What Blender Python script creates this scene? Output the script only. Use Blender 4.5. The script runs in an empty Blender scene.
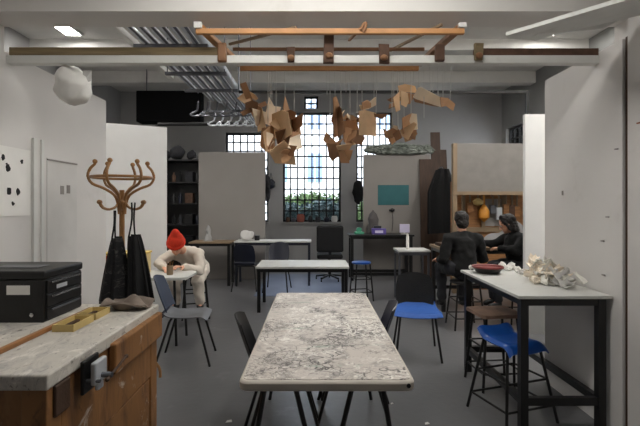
import bpy, bmesh, math, random
from mathutils import Vector, Matrix, Euler, noise
random.seed(7)
sc = bpy.context.scene
COL = sc.collection
PI = math.pi
F = 428.0; VX = 315.0; VY = 204.5; CH = 1.5      # focal length in pixels, vanishing point, camera height

def at(px, py, Y):
    return Vector(((px - VX) / F * Y, Y, CH - (py - VY) / F * Y))

# ------------------------------------------------------------------ materials
def s2l(c):
    return tuple(((v / 255 + .055) / 1.055) ** 2.4 if v > 10.3 else v / 255 / 12.92 for v in c)

MATS = {}
def mat(name, rgb, rough=.6, metal=0., var=.08, scale=6., bump=0., bscale=60., spec=.5, stretch=(1, 1, 1), dirt=None, dirt_lo=.55, dirt_hi=.75, dscale=3.):
    if name in MATS: return MATS[name]
    m = bpy.data.materials.new(name); m.use_nodes = True
    nt = m.node_tree; N = nt.nodes; L = nt.links
    b = N['Principled BSDF']
    b.inputs['Roughness'].default_value = rough; b.inputs['Metallic'].default_value = metal
    b.inputs['Specular IOR Level'].default_value = spec
    c = s2l(rgb)
    tc = N.new('ShaderNodeTexCoord'); mp = N.new('ShaderNodeMapping'); mp.inputs['Scale'].default_value = stretch
    L.new(tc.outputs['Object'], mp.inputs['Vector'])
    n = N.new('ShaderNodeTexNoise'); n.inputs['Scale'].default_value = scale; n.inputs['Detail'].default_value = 6
    L.new(mp.outputs['Vector'], n.inputs['Vector'])
    r = N.new('ShaderNodeValToRGB')
    r.color_ramp.elements[0].position = .3; r.color_ramp.elements[1].position = .7
    r.color_ramp.elements[0].color = tuple(v * (1 - var) for v in c) + (1,)
    r.color_ramp.elements[1].color = tuple(min(1, v * (1 + var)) for v in c) + (1,)
    L.new(n.outputs['Fac'], r.inputs['Fac'])
    out = r.outputs['Color']
    if dirt:
        n2 = N.new('ShaderNodeTexNoise'); n2.inputs['Scale'].default_value = dscale; n2.inputs['Detail'].default_value = 9
        n2.inputs['Roughness'].default_value = .65; n2.inputs['Distortion'].default_value = .6
        L.new(mp.outputs['Vector'], n2.inputs['Vector'])
        r2 = N.new('ShaderNodeMapRange'); r2.inputs['From Min'].default_value = dirt_lo; r2.inputs['From Max'].default_value = dirt_hi
        L.new(n2.outputs['Fac'], r2.inputs['Value'])
        mx = N.new('ShaderNodeMix'); mx.data_type = 'RGBA'
        L.new(r2.outputs['Result'], mx.inputs['Factor']); L.new(out, mx.inputs[6])
        mx.inputs[7].default_value = s2l(dirt) + (1,)
        out = mx.outputs[2]
    L.new(out, b.inputs['Base Color'])
    if bump:
        n3 = N.new('ShaderNodeTexNoise'); n3.inputs['Scale'].default_value = bscale; n3.inputs['Detail'].default_value = 4
        L.new(mp.outputs['Vector'], n3.inputs['Vector'])
        bp = N.new('ShaderNodeBump'); bp.inputs['Strength'].default_value = bump; bp.inputs['Distance'].default_value = .01
        L.new(n3.outputs['Fac'], bp.inputs['Height']); L.new(bp.outputs['Normal'], b.inputs['Normal'])
    MATS[name] = m
    return m

def emis(name, rgb, strength):
    m = bpy.data.materials.new(name); m.use_nodes = True
    b = m.node_tree.nodes['Principled BSDF']
    b.inputs['Base Color'].default_value = (.8, .8, .8, 1)
    b.inputs['Emission Color'].default_value = s2l(rgb) + (1,); b.inputs['Emission Strength'].default_value = strength
    return m

def glass(name, tint=(1, 1, 1)):
    m = bpy.data.materials.new(name); m.use_nodes = True
    nt = m.node_tree; N = nt.nodes; L = nt.links
    N.remove(N['Principled BSDF'])
    t = N.new('ShaderNodeBsdfTransparent'); t.inputs['Color'].default_value = tint + (1,)
    g = N.new('ShaderNodeBsdfGlossy'); g.inputs['Roughness'].default_value = .03
    lw = N.new('ShaderNodeFresnel'); lw.inputs['IOR'].default_value = 1.25
    mx = N.new('ShaderNodeMixShader')
    L.new(lw.outputs['Fac'], mx.inputs['Fac']); L.new(t.outputs[0], mx.inputs[1]); L.new(g.outputs[0], mx.inputs[2])
    L.new(mx.outputs[0], N['Material Output'].inputs['Surface'])
    return m

def stained(name, base, layers, rough=.55, lines=()):
    """base colour with several layers of irregular paint stains: (rgb, scale, lo, hi, stretch, seed offset)"""
    m = bpy.data.materials.new(name); m.use_nodes = True
    nt = m.node_tree; N = nt.nodes; L = nt.links
    b = N['Principled BSDF']; b.inputs['Roughness'].default_value = rough
    tc = N.new('ShaderNodeTexCoord')
    rgb = N.new('ShaderNodeRGB'); rgb.outputs[0].default_value = s2l(base) + (1,)
    out = rgb.outputs[0]
    for (c, s, lo, hi, st, off) in layers:
        mp = N.new('ShaderNodeMapping'); mp.inputs['Scale'].default_value = st; mp.inputs['Location'].default_value = (off, off * 1.7, 0)
        L.new(tc.outputs['Object'], mp.inputs['Vector'])
        n = N.new('ShaderNodeTexNoise'); n.inputs['Scale'].default_value = s; n.inputs['Detail'].default_value = 10
        n.inputs['Roughness'].default_value = .68; n.inputs['Distortion'].default_value = 1.2
        L.new(mp.outputs['Vector'], n.inputs['Vector'])
        r = N.new('ShaderNodeMapRange'); r.inputs['From Min'].default_value = lo; r.inputs['From Max'].default_value = hi
        L.new(n.outputs['Fac'], r.inputs['Value'])
        mx = N.new('ShaderNodeMix'); mx.data_type = 'RGBA'
        L.new(r.outputs['Result'], mx.inputs['Factor']); L.new(out, mx.inputs[6]); mx.inputs[7].default_value = s2l(c) + (1,)
        out = mx.outputs[2]
    for (c, s, wd, off) in lines:               # wandering thin scratch and drip lines, broken up by a noise mask
        mp = N.new('ShaderNodeMapping'); mp.inputs['Location'].default_value = (off, off, 0)
        L.new(tc.outputs['Object'], mp.inputs['Vector'])
        n = N.new('ShaderNodeTexNoise'); n.inputs['Scale'].default_value = s * .6; n.inputs['Detail'].default_value = 5
        L.new(mp.outputs['Vector'], n.inputs['Vector'])
        ad = N.new('ShaderNodeMix'); ad.data_type = 'VECTOR'; ad.inputs['Factor'].default_value = .22
        L.new(mp.outputs['Vector'], ad.inputs[4]); L.new(n.outputs['Color'], ad.inputs[5])
        vo = N.new('ShaderNodeTexVoronoi'); vo.feature = 'DISTANCE_TO_EDGE'; vo.inputs['Scale'].default_value = s
        L.new(ad.outputs[1], vo.inputs['Vector'])
        r = N.new('ShaderNodeMapRange'); r.inputs['From Min'].default_value = wd; r.inputs['From Max'].default_value = wd * .3
        L.new(vo.outputs['Distance'], r.inputs['Value'])
        n2 = N.new('ShaderNodeTexNoise'); n2.inputs['Scale'].default_value = 3.2; n2.inputs['Detail'].default_value = 6
        L.new(mp.outputs['Vector'], n2.inputs['Vector'])
        r2 = N.new('ShaderNodeMapRange'); r2.inputs['From Min'].default_value = .48; r2.inputs['From Max'].default_value = .60
        L.new(n2.outputs['Fac'], r2.inputs['Value'])
        mu = N.new('ShaderNodeMath'); mu.operation = 'MULTIPLY'
        L.new(r.outputs['Result'], mu.inputs[0]); L.new(r2.outputs['Result'], mu.inputs[1])
        mx = N.new('ShaderNodeMix'); mx.data_type = 'RGBA'
        L.new(mu.outputs[0], mx.inputs['Factor']); L.new(out, mx.inputs[6]); mx.inputs[7].default_value = s2l(c) + (1,)
        out = mx.outputs[2]
    L.new(out, b.inputs['Base Color'])
    MATS[name] = m
    return m

WALLW = mat('white painted board', (214, 211, 208), .75, var=.03, scale=2.5, dirt=(196, 192, 187), dirt_lo=.58, dirt_hi=.8, dscale=1.6)
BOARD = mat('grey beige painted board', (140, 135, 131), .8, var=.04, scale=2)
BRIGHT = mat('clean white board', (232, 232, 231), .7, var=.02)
PLASTER = mat('grey plaster', (158, 157, 156), .85, var=.06, scale=1.5)
DARKPL = mat('dark grey plaster', (150, 150, 148), .85, var=.06, scale=1.5)
CEIL = mat('white ceiling paint', (218, 216, 212), .85, var=.03)
BEAMW = mat('white beam paint', (216, 216, 212), .6, var=.05, scale=8, dirt=(180, 178, 170), dirt_lo=.6, dirt_hi=.8, dscale=5)
CONC = mat('worn concrete floor', (100, 100, 102), .3, var=.10, scale=1.3, bump=.12, bscale=18, dirt=(132, 132, 134), dirt_lo=.6, dirt_hi=.78, dscale=2.2)
OLDWOOD = mat('mossy old timber', (128, 112, 84), .8, var=.3, scale=5, stretch=(.4, 6, 6), bump=.4, bscale=30)
CANE = mat('amber stained batten', (178, 128, 80), .55, var=.2, scale=5, bump=.2, bscale=30)
CANED = mat('brown batten', (128, 90, 60), .6, var=.25, scale=5)
CLIP = mat('dark brown strap', (88, 64, 50), .8, var=.25, scale=20)
STRING = mat('white string', (205, 203, 198), .8)
CB1 = mat('tan cardboard', (222, 186, 146), .85, var=.12, scale=8, bump=.1, bscale=80)
CB2 = mat('brown cardboard', (184, 140, 102), .85, var=.15, scale=8, bump=.1, bscale=80)
CB3 = mat('dark brown cardboard', (138, 100, 70), .85, var=.18, scale=8)
CB4 = mat('pale cardboard', (244, 226, 200), .85, var=.07, scale=8)
STEEL = mat('dull silver tube', (206, 210, 216), .35, .45, var=.12, scale=3)
STEELD = mat('dark steel', (110, 112, 118), .4, .8, var=.15, scale=6)
CHROME = mat('bright chrome', (215, 216, 220), .2, 1.)
BLACKM = mat('black enamelled steel', (15, 15, 16), .4, var=.2, scale=10)
BLACKP = mat('black plastic', (18, 18, 19), .45, var=.15, scale=10)
BLACKF = mat('black fabric', (14, 14, 16), .9, var=.25, scale=20, bump=.3, bscale=90)
DGREYF = mat('dark grey fabric', (46, 46, 50), .9, var=.25, scale=20)
NAVY = mat('navy plastic', (24, 28, 44), .4, var=.1)
BLUE = mat('bright blue plastic', (18, 70, 146), .28, var=.1, scale=4)
BLUES = mat('blue seat fabric', (18, 74, 150), .7, var=.1, scale=30)
SLATE = mat('slate grey plastic', (102, 103, 107), .5, var=.1, scale=5)
SLATED = mat('slate blue plastic', (52, 60, 78), .5, var=.1, scale=5)
WTOP = mat('white laminate', (197, 197, 193), .5, var=.04, scale=5, dirt=(176, 174, 170), dirt_lo=.58, dirt_hi=.75, dscale=6)
FOLDP = mat('white moulded plastic', (196, 188, 178), .5, var=.04, scale=6, dirt=(188, 180, 170), dirt_lo=.6, dirt_hi=.75, dscale=8)
OAK = mat('aged brown wood', (150, 104, 62), .6, var=.28, scale=3.5, stretch=(1, 1, 7), bump=.25, bscale=25, dirt=(88, 58, 36), dirt_lo=.55, dirt_hi=.75, dscale=3)
OAKD = mat('dark brown wood', (66, 46, 33), .65, var=.3, scale=4, stretch=(7, 1, 1), bump=.25)
OAKR = mat('reddish wood', (150, 84, 50), .55, var=.25, scale=4, stretch=(1, 1, 6))
LWOOD = mat('light plywood', (132, 112, 88), .6, var=.12, scale=4, stretch=(1, 6, 1))
YWOOD = mat('yellowed box wood', (196, 172, 112), .6, var=.15, scale=5)
BENTW = mat('bent beech wood', (150, 108, 64), .4, var=.2, scale=5)
PAPER = mat('white paper', (232, 230, 226), .85, var=.03)
PAPERG = mat('off white paper', (208, 206, 203), .85, var=.04)
INK = mat('black ink', (22, 22, 24), .8)
CREAM = mat('cream plaster pieces', (238, 226, 208), .85, var=.12, scale=14, dirt=(214, 192, 166), dirt_lo=.55, dirt_hi=.7, dscale=9)
CREAMP = mat('pale tissue', (224, 222, 214), .8, var=.06)
TEAL = mat('teal paper', (50, 100, 104), .8, var=.06)
REDF = mat('orange red knit', (206, 52, 26), .9, var=.15, scale=30, bump=.4, bscale=120)
SKIN = mat('skin', (214, 160, 132), .55, var=.05)
OVER = mat('off white cotton', (214, 204, 192), .9, var=.08, scale=9, bump=.3, bscale=30)
HAIR = mat('dark hair', (24, 18, 15), .6, var=.35, scale=40, stretch=(1, 1, .3), bump=.5, bscale=70)
BLKCL = mat('black knit cloth', (10, 10, 11), .95, var=.3, scale=14, bump=.3, bscale=60)
JEAN = mat('grey denim', (120, 120, 122), .9, var=.12)
DENIMD = mat('charcoal trousers', (40, 41, 46), .9, var=.12)
EYEW = mat('eye white', (230, 228, 224), .3)
REDB = mat('dark red bowl', (120, 44, 42), .4, var=.2)
GREENP = mat('green plastic', (72, 150, 120), .4)
PURP = mat('purple plastic', (92, 78, 150), .4)
LILAC = mat('lilac white plastic', (206, 200, 226), .4)
PLASTICF = mat('grey green polythene', (118, 124, 116), .25, var=.15)
LEAF = mat('ivy leaves', (92, 116, 72), .6, var=.5, scale=2)
LEAFD = mat('dark ivy leaves', (62, 84, 88), .6, var=.4, scale=2)
GRASS = mat('ground', (96, 104, 88), .9)
RENDER = mat('pale render', (226, 228, 232), .8)
GLASSB = mat('blue window glass', (124, 148, 178), .2)
GLASS = glass('window glass')
JAR = glass('jar glass', (.85, .87, .85))
LAMP = emis('lamp diffuser', (255, 252, 246), 20)
FILLF = emis('added dim lamp diffuser', (255, 252, 246), 4.5)  # for the added fill panels in the far hall
LAMPN = emis('near lamp diffuser', (255, 252, 246), 13)
FOLDTOP = stained('paint stained table plastic', (190, 182, 174), [
    ((150, 144, 138), 7, .52, .64, (1, .9, 1), 3.),
    ((216, 211, 203), 12, .56, .62, (1, 1.3, 1), 7.),
    ((112, 106, 102), 17, .58, .66, (1, 1.2, 1), 11.),
    ((186, 150, 130), 4, .64, .74, (1, 2, 1), 17.),
    ((78, 74, 72), 32, .60, .67, (.7, 1.4, 1), 23.),
    ((118, 148, 128), 3.0, .60, .70, (.5, 3, 1), 31.)], lines=(((74, 70, 68), 13, .07, 2.), ((92, 86, 84), 22, .09, 8.), ((224, 220, 212), 17, .08, 14.)))
BENCHTOP = stained('paint splashed bench top', (194, 189, 180), [
    ((150, 146, 146), 5, .5, .7, (1.5, .8, 1), 5.),
    ((222, 217, 208), 7, .55, .66, (1.5, .7, 1), 9.),
    ((140, 116, 96), 9, .62, .72, (2, .7, 1), 14.),
    ((92, 84, 78), 24, .58, .68, (1.5, .7, 1), 33.),
    ((212, 160, 158), 3.5, .64, .72, (1, 1, 1), 19.)])
BENCHSIDE = stained('splashed brown bench wood', (138, 96, 54), [
    ((84, 54, 32), 4, .48, .68, (1, 1, .35), 2.),
    ((150, 106, 66), 7, .55, .7, (1, 1, .3), 6.),
    ((190, 178, 166), 5, .62, .70, (1, 1, 1), 12.),
    ((96, 116, 120), 4, .69, .75, (1, 1, 1), 21.),
    ((62, 40, 26), 12, .62, .74, (1, 1, .5), 27.)])

# ------------------------------------------------------------------ mesh builder
class MB:
    def __init__(self): self.bm = bmesh.new()
    def _tr(self, vs, M):
        for v in vs: v.co = M @ v.co
    def box(self, c, s, rot=(0, 0, 0)):
        r = bmesh.ops.create_cube(self.bm, size=1)
        M = Matrix.Translation(c) @ Euler(rot).to_matrix().to_4x4() @ Matrix.Diagonal((s[0], s[1], s[2], 1))
        self._tr(r['verts'], M); return self
    def bb(self, a, b):
        a = Vector(a); b = Vector(b)
        return self.box((a + b) / 2, [abs(b[i] - a[i]) for i in range(3)])
    def cyl(self, p0, p1, r0, r1=None, n=12):
        p0 = Vector(p0); p1 = Vector(p1); d = p1 - p0
        if r1 is None: r1 = r0
        r = bmesh.ops.create_cone(self.bm, cap_ends=True, segments=n, radius1=r0, radius2=max(r1, 1e-4), depth=d.length)
        M = Matrix.Translation((p0 + p1) / 2) @ d.to_track_quat('Z', 'Y').to_matrix().to_4x4()
        self._tr(r['verts'], M); return self
    def sph(self, c, r, sub=2, scale=(1, 1, 1), rot=(0, 0, 0)):
        q = bmesh.ops.create_icosphere(self.bm, subdivisions=sub, radius=r)
        self._tr(q['verts'], Matrix.Translation(c) @ Euler(rot).to_matrix().to_4x4() @ Matrix.Diagonal(tuple(scale) + (1,))); return self
    def bar(self, p0, p1, w, h=None):
        """rectangular bar between two points"""
        p0 = Vector(p0); p1 = Vector(p1); d = p1 - p0; h = h or w
        q = bmesh.ops.create_cube(self.bm, size=1)
        M = Matrix.Translation((p0 + p1) / 2) @ d.to_track_quat('Y', 'Z').to_matrix().to_4x4() @ Matrix.Diagonal((w, d.length, h, 1))
        self._tr(q['verts'], M); return self
    def tube(self, pts, r, n=8, closed=False, smooth=3):
        pts = [Vector(p) for p in pts]
        if smooth and len(pts) > 2:
            out = []; m = len(pts)
            rng = range(m if closed else m - 1)
            for i in rng:
                g = lambda k: pts[k % m] if closed else pts[max(0, min(m - 1, k))]
                p0, p1, p2, p3 = g(i - 1), g(i), g(i + 1), g(i + 2)
                for j in range(smooth):
                    t = j / smooth
                    out.append(.5 * ((2 * p1) + (p2 - p0) * t + (2 * p0 - 5 * p1 + 4 * p2 - p3) * t * t + (3 * p1 - p0 - 3 * p2 + p3) * t ** 3))
            if not closed: out.append(pts[-1])
            pts = out
        m = len(pts); rings = []
        up = Vector((.13, .27, .95)).normalized()
        for i, p in enumerate(pts):
            a = pts[(i - 1) % m] if (closed or i > 0) else p
            b = pts[(i + 1) % m] if (closed or i < m - 1) else p
            d = (b - a).normalized()
            x = d.cross(up)
            if x.length < .1: x = d.cross(Vector((1, 0, 0)))
            x.normalize(); y = d.cross(x)
            rr = r(i / (m - 1)) if callable(r) else r
            rings.append([self.bm.verts.new(p + (x * math.cos(2 * PI * k / n) + y * math.sin(2 * PI * k / n)) * rr) for k in range(n)])
        for i in range(m if closed else m - 1):
            A, B = rings[i], rings[(i + 1) % m]
            for k in range(n): self.bm.faces.new((A[k], A[(k + 1) % n], B[(k + 1) % n], B[k]))
        if not closed:
            self.bm.faces.new(rings[0][::-1]); self.bm.faces.new(rings[-1])
        return self
    def lathe(self, prof, c=(0, 0, 0), n=20):
        c = Vector(c); rings = []
        for r, z in prof:
            rings.append([self.bm.verts.new(c + Vector((max(r, .0005) * math.cos(2 * PI * k / n), max(r, .0005) * math.sin(2 * PI * k / n), z))) for k in range(n)])
        for A, B in zip(rings, rings[1:]):
            for k in range(n): self.bm.faces.new((A[k], A[(k + 1) % n], B[(k + 1) % n], B[k]))
        self.bm.faces.new(rings[0][::-1]); self.bm.faces.new(rings[-1]); return self
    def plate(self, pts, th):
        """flat polygon given a real thickness"""
        pts = [Vector(p) for p in pts]
        n = Vector((0, 0, 0))
        for i in range(len(pts)): n += (pts[i] - pts[0]).cross(pts[(i + 1) % len(pts)] - pts[0])
        n.normalize()
        A = [self.bm.verts.new(p - n * th / 2) for p in pts]; B = [self.bm.verts.new(p + n * th / 2) for p in pts]
        k = len(pts)
        self.bm.faces.new(A[::-1]); self.bm.faces.new(B)
        for i in range(k): self.bm.faces.new((A[i], A[(i + 1) % k], B[(i + 1) % k], B[i]))
        return self
    def grid(self, fn, nu, nv, th=0.):
        """surface fn(u,v) -> point, given thickness th"""
        V = [[Vector(fn(i / nu, j / nv)) for j in range(nv + 1)] for i in range(nu + 1)]
        def nrm(i, j):
            a = V[min(i + 1, nu)][j] - V[max(i - 1, 0)][j]; b = V[i][min(j + 1, nv)] - V[i][max(j - 1, 0)]
            return a.cross(b).normalized()
        T = [[self.bm.verts.new(V[i][j] + nrm(i, j) * th / 2) for j in range(nv + 1)] for i in range(nu + 1)]
        B = [[self.bm.verts.new(V[i][j] - nrm(i, j) * th / 2) for j in range(nv + 1)] for i in range(nu + 1)]
        f = self.bm.faces.new
        for i in range(nu):
            for j in range(nv):
                f((T[i][j], T[i + 1][j], T[i + 1][j + 1], T[i][j + 1])); f((B[i][j], B[i][j + 1], B[i + 1][j + 1], B[i + 1][j]))
        for i in range(nu):
            f((T[i][0], B[i][0], B[i + 1][0], T[i + 1][0])); f((T[i][nv], T[i + 1][nv], B[i + 1][nv], B[i][nv]))
        for j in range(nv):
            f((T[0][j], T[0][j + 1], B[0][j + 1], B[0][j])); f((T[nu][j], B[nu][j], B[nu][j + 1], T[nu][j + 1]))
        return self
    def rrect(self, w, d, z0, z1, r, seg=6, c=(0, 0)):
        """slab with rounded corners"""
        P = []
        for sx, sy, a0 in ((1, 1, 0), (-1, 1, 90), (-1, -1, 180), (1, -1, 270)):
            for k in range(seg + 1):
                a = math.radians(a0 + 90 * k / seg)
                P.append((c[0] + sx * (w / 2 - r) + r * math.cos(a), c[1] + sy * (d / 2 - r) + r * math.sin(a)))
        A = [self.bm.verts.new((x, y, z0)) for x, y in P]; B = [self.bm.verts.new((x, y, z1)) for x, y in P]
        k = len(P); self.bm.faces.new(A[::-1]); self.bm.faces.new(B)
        for i in range(k): self.bm.faces.new((A[i], A[(i + 1) % k], B[(i + 1) % k], B[i]))
        return self
    def crumple(self, amp, freq, seed=0.):
        for v in self.bm.verts:
            o = Vector((seed, seed * .7, -seed))
            v.co += noise.noise_vector(v.co * freq + o) * amp
        return self
    def build(self, name, m, parent=None, world=False, bevel=0., smooth=False, loc=None):
        me = bpy.data.meshes.new(name)
        bmesh.ops.recalc_face_normals(self.bm, faces=self.bm.faces[:])
        if world and parent is not None:
            M = Matrix.Identity(4)
            p = parent; chain = []
            while p is not None: chain.append(p.matrix_basis.copy()); p = p.parent
            for q in reversed(chain): M = M @ q
            Mi = M.inverted()
            for v in self.bm.verts: v.co = Mi @ v.co
        if loc is not None:
            for v in self.bm.verts: v.co -= Vector(loc)
        if smooth:
            for f in self.bm.faces: f.smooth = True
        self.bm.to_mesh(me); self.bm.free()
        if smooth:
            me.set_sharp_from_angle(angle=math.radians(40))
        me.materials.append(m)
        o = bpy.data.objects.new(name, me); COL.objects.link(o)
        if parent is not None: o.parent = parent
        if loc is not None: o.location = loc
        if bevel:
            b = o.modifiers.new('bevel', 'BEVEL'); b.width = bevel; b.segments = 2; b.limit_method = 'ANGLE'; b.angle_limit = math.radians(50)
        return o

def tag(o, label, cat, group=None):
    o['label'] = label; o['category'] = cat
    if group: o['group'] = group
    return o
def thing(name, label, cat, loc=(0, 0, 0), rz=0., group=None):
    o = bpy.data.objects.new(name, None); COL.objects.link(o)
    o.location = loc; o.rotation_euler = (0, 0, rz); o.empty_display_size = .1
    return tag(o, label, cat, group)
def struct(name, mb, m, parent=None, **k):
    o = mb.build(name, m, parent, **k)
    if parent is None: o['kind'] = 'structure'
    return o
def dup(root, loc, rz, label=None, group=None):
    r = root.copy(); COL.objects.link(r); r.location = loc; r.rotation_euler = (0, 0, rz)
    if label: r['label'] = label
    if group: r['group'] = group
    for ch in list(root.children):
        c = ch.copy(); COL.objects.link(c); c.parent = r
        for g in list(ch.children):
            d = g.copy(); COL.objects.link(d); d.parent = c
    return r

# ================================================================== SETTING
HX0, HX1, HY, HZ = -5.0, 4.8, 11.0, 4.4
struct('floor', MB().bb((HX0 - .3, -2.6, -.1), (HX1 + .3, HY + .3, 0)), CONC)
struct('ceiling', MB().bb((HX0 - .3, 2.93, HZ), (HX1 + .3, HY + .3, HZ + .15)), CEIL)
struct('ceiling_near', MB().bb((-2.3, -2.6, 3.2), (2.3, 2.69, 3.3)), CEIL)
# near room
struct('wall_left', MB().bb((-2.2, -2.5, 0), (-2.12, 2.92, 3.2)).bb((-2.2, 2.92, 0), (-2.12, 4.34, 2.55)), WALLW)
struct('wall_right', MB().bb((1.95, 2.715, 0), (2.03, 3.63, 2.55)), WALLW)
struct('wall_right_pillar', MB().bb((1.965, -2.5, 0), (2.3, 2.69, 3.2)), WALLW)
struct('wall_rear', MB().bb((-2.3, -2.6, 0), (2.3, -2.5, 3.2)), WALLW)
struct('trim_1', MB().bb((1.968, 2.692, 0), (1.985, 2.713, 2.56)), OAKD)
struct('wall_front', MB().bb((HX0, 2.69, 0), (-2.2, 2.93, HZ)).bb((2.3, 2.69, 0), (HX1, 2.93, HZ)).bb((2.05, 2.72, 2.56), (2.3, 2.93, HZ)), WALLW)
struct('trim_2', MB().bb((-2.2, 2.69, 2.715), (2.3, 2.93, HZ)), WALLW)          # the header over the wide opening
struct('wall_hall_left', MB().bb((HX0 - .2, 2.7, 0), (HX0, HY, HZ)), PLASTER)
# right hall wall with a window hole (Y 9.7-10.75)
rw = MB().bb((HX1, 2.7, 0), (HX1 + .2, 9.75, HZ)).bb((HX1, 10.75, 0), (HX1 + .2, HY, HZ)).bb((HX1, 9.75, 0), (HX1 + .2, 10.75, 1.2)).bb((HX1, 9.75, 3.4), (HX1 + .2, 10.75, HZ))
struct('wall_hall_right', rw, DARKPL)
# back wall with three openings
WIN = [(-2.31, -1.2, 1.05, 3.35), (-.83, .67, 1.05, 3.88), (1.06, 2.0, 1.05, 3.88)]
bw = MB(); x = HX0
for (a, b, z0, z1) in WIN:
    bw.bb((x, HY, 0), (a, HY + .3, HZ)); bw.bb((a, HY, 0), (b, HY + .3, z0)); 
    if z1 > 3.8 and a < 0:      # a narrow transom light over the tall window
        bw.bb((a, HY, z1), (-.28, HY + .3, HZ)).bb((.08, HY, z1), (b, HY + .3, HZ)).bb((-.28, HY, z1), (.08, HY + .3, z1 + .07)).bb((-.28, HY, 4.3), (.08, HY + .3, HZ))
    else: bw.bb((a, HY, z1), (b, HY + .3, HZ))
    x = b
bw.bb((x, HY, 0), (HX1, HY + .3, HZ))
struct('wall_back', bw, PLASTER)
for y0, y1, z0 in ((7.5, 7.75, 4.21), (9.3, 9.55, 4.15)):
    struct('trim_%d' % (3 if y0 < 8 else 4), MB().bb((HX0, y0, z0), (HX1, y1, HZ)), CEIL)
def window(idx, a, b, z0, z1, nx, nz):
    fr = MB(); y = HY + .12; t = .05
    fr.bb((a, y, z0), (a + t, y + .06, z1)).bb((b - t, y, z0), (b, y + .06, z1)).bb((a, y, z0), (b, y + .06, z0 + t)).bb((a, y, z1 - t), (b, y + .06, z1))
    o = struct('window_%d' % idx, fr, BLACKM)
    m = MB()
    for i in range(1, nx): m.box((a + (b - a) * i / nx, y + .03, (z0 + z1) / 2), (.034, .03, z1 - z0))
    for i in range(1, nz): m.box(((a + b) / 2, y + .03, z0 + (z1 - z0) * i / nz), (b - a, .03, .036))
    m.build('muntins', BLACKM, o)
    MB().bb((a + t, y + .027, z0 + t), (b - t, y + .033, z1 - t)).build('glass_pane', GLASS, o)
    MB().bb((a - .03, HY - .06, z0 - .05), (b + .03, HY + .12, z0)).build('window_sill', DARKPL, o)
for i, (a, b, z0, z1) in enumerate(WIN): window(i + 1, a, b, z0, z1, 8 if i == 1 else 6, 10)
window(5, -.28, .08, 3.95, 4.3, 2, 2)
wf = MB(); xx = HX1 + .08
wf.bb((xx, 9.75, 1.2), (xx + .05, 9.8, 3.4)).bb((xx, 10.7, 1.2), (xx + .05, 10.75, 3.4)).bb((xx, 9.75, 3.35), (xx + .05, 10.75, 3.4)).bb((xx, 9.75, 1.2), (xx + .05, 10.75, 1.25))
w4 = struct('window_4', wf, BLACKM)
m = MB()
for i in range(1, 4): m.box((xx + .02, 9.75 + .25 * i, 2.3), (.03, .025, 2.2))
for i in range(1, 8): m.box((xx + .02, 10.25, 1.2 + 2.2 * i / 8), (.03, 1.0, .025))
m.build('muntins', BLACKM, w4)
MB().bb((xx + .018, 9.8, 1.25), (xx + .024, 10.7, 3.35)).build('glass_pane', GLASS, w4)

# hall opening beam and batten across the partitions
t = tag(MB().bb((-2.12, 2.935, 2.47), (1.95, 3.0, 2.525)).build('white_beam', BEAMW, bevel=.004), 'white painted beam spanning the two near partition walls', 'beam')
tag(MB().bb((-2.1, 2.935, 2.5255), (-.62, 2.985, 2.58)).build('timber_batten', OLDWOOD, bevel=.004), 'mossy brown timber lying along the white beam beside the silver tubes', 'timber')
tag(MB().bb((1.1, 2.94, 2.5255), (1.95, 2.985, 2.575)).build('timber_batten', CLIP, bevel=.004), 'short dark brown timber on the white beam by the right wall', 'timber')

# ceiling light fittings, then added fill panels
def fitting(x, y, z, w, l, label, group=None, lamp=None):
    o = thing('ceiling_light', label, 'lamp', (x, y, z), 0, group)
    MB().bb((-w / 2 - .03, -l / 2 - .03, -.04), (-w / 2, l / 2 + .03, 0)).bb((w / 2, -l / 2 - .03, -.04), (w / 2 + .03, l / 2 + .03, 0)).bb((-w / 2, -l / 2 - .03, -.04), (w / 2, -l / 2, 0)).bb((-w / 2, l / 2, -.04), (w / 2, l / 2 + .03, 0)).build('frame', BEAMW, o)
    MB().bb((-w / 2, -l / 2, -.035), (w / 2, l / 2, -.004)).build('diffuser', lamp or LAMP, o)
fitting(-4.08, 6.6, HZ, .24, 1.3, 'lit ceiling panel above the left wall and old timber')
fitting(3.92, 6.6, HZ, .24, 1.3, 'lit ceiling panel above the right wall behind the tilted white board')
for x_, y_ in ((-1.6, 5.4), (1.6, 5.4), (-3.6, 4.2), (3.4, 5.6)):
    fitting(x_, y_, HZ, .24, 1.3, 'lit hall ceiling panel hidden above the opening header', 'hall ceiling panels above the header')
fitting(0, 1.9, 3.2, 1.7, .25, 'long lit ceiling panel over the near part of the room', None, LAMPN)

for x_, y_ in ((2.95, 3.75), (3.9, 3.75)):  # lamps added out of view to brighten the right white panel
    fitting(x_, y_, HZ, .24, 1.3, 'added lit hall ceiling panel hidden above the right wall', 'added hall ceiling panels behind the right wall')
for x_ in (-2.4, 0.0, 2.4):  # weak fill lamps added behind the beam to lift the dark back hall
    fitting(x_, 8.4, HZ, .5, .2, 'added lit hall ceiling panel hidden behind the white beam', 'far hall ceiling panels', FILLF)
# tilted white board at upper right of the opening
tb = MB().plate([at(506, 34, 2.5), at(640, -6, 2.0), at(700, 0, 2.25), at(640, 8, 2.5), at(603, 27, 2.6), at(563, 31, 2.62), at(536, 38.5, 2.64), at(508, 37, 2.55)], .02)
tag(tb.build('ceiling_board', BEAMW), 'tilted white board sticking out from the top of the right wall', 'board')
MBp = MB()

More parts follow.
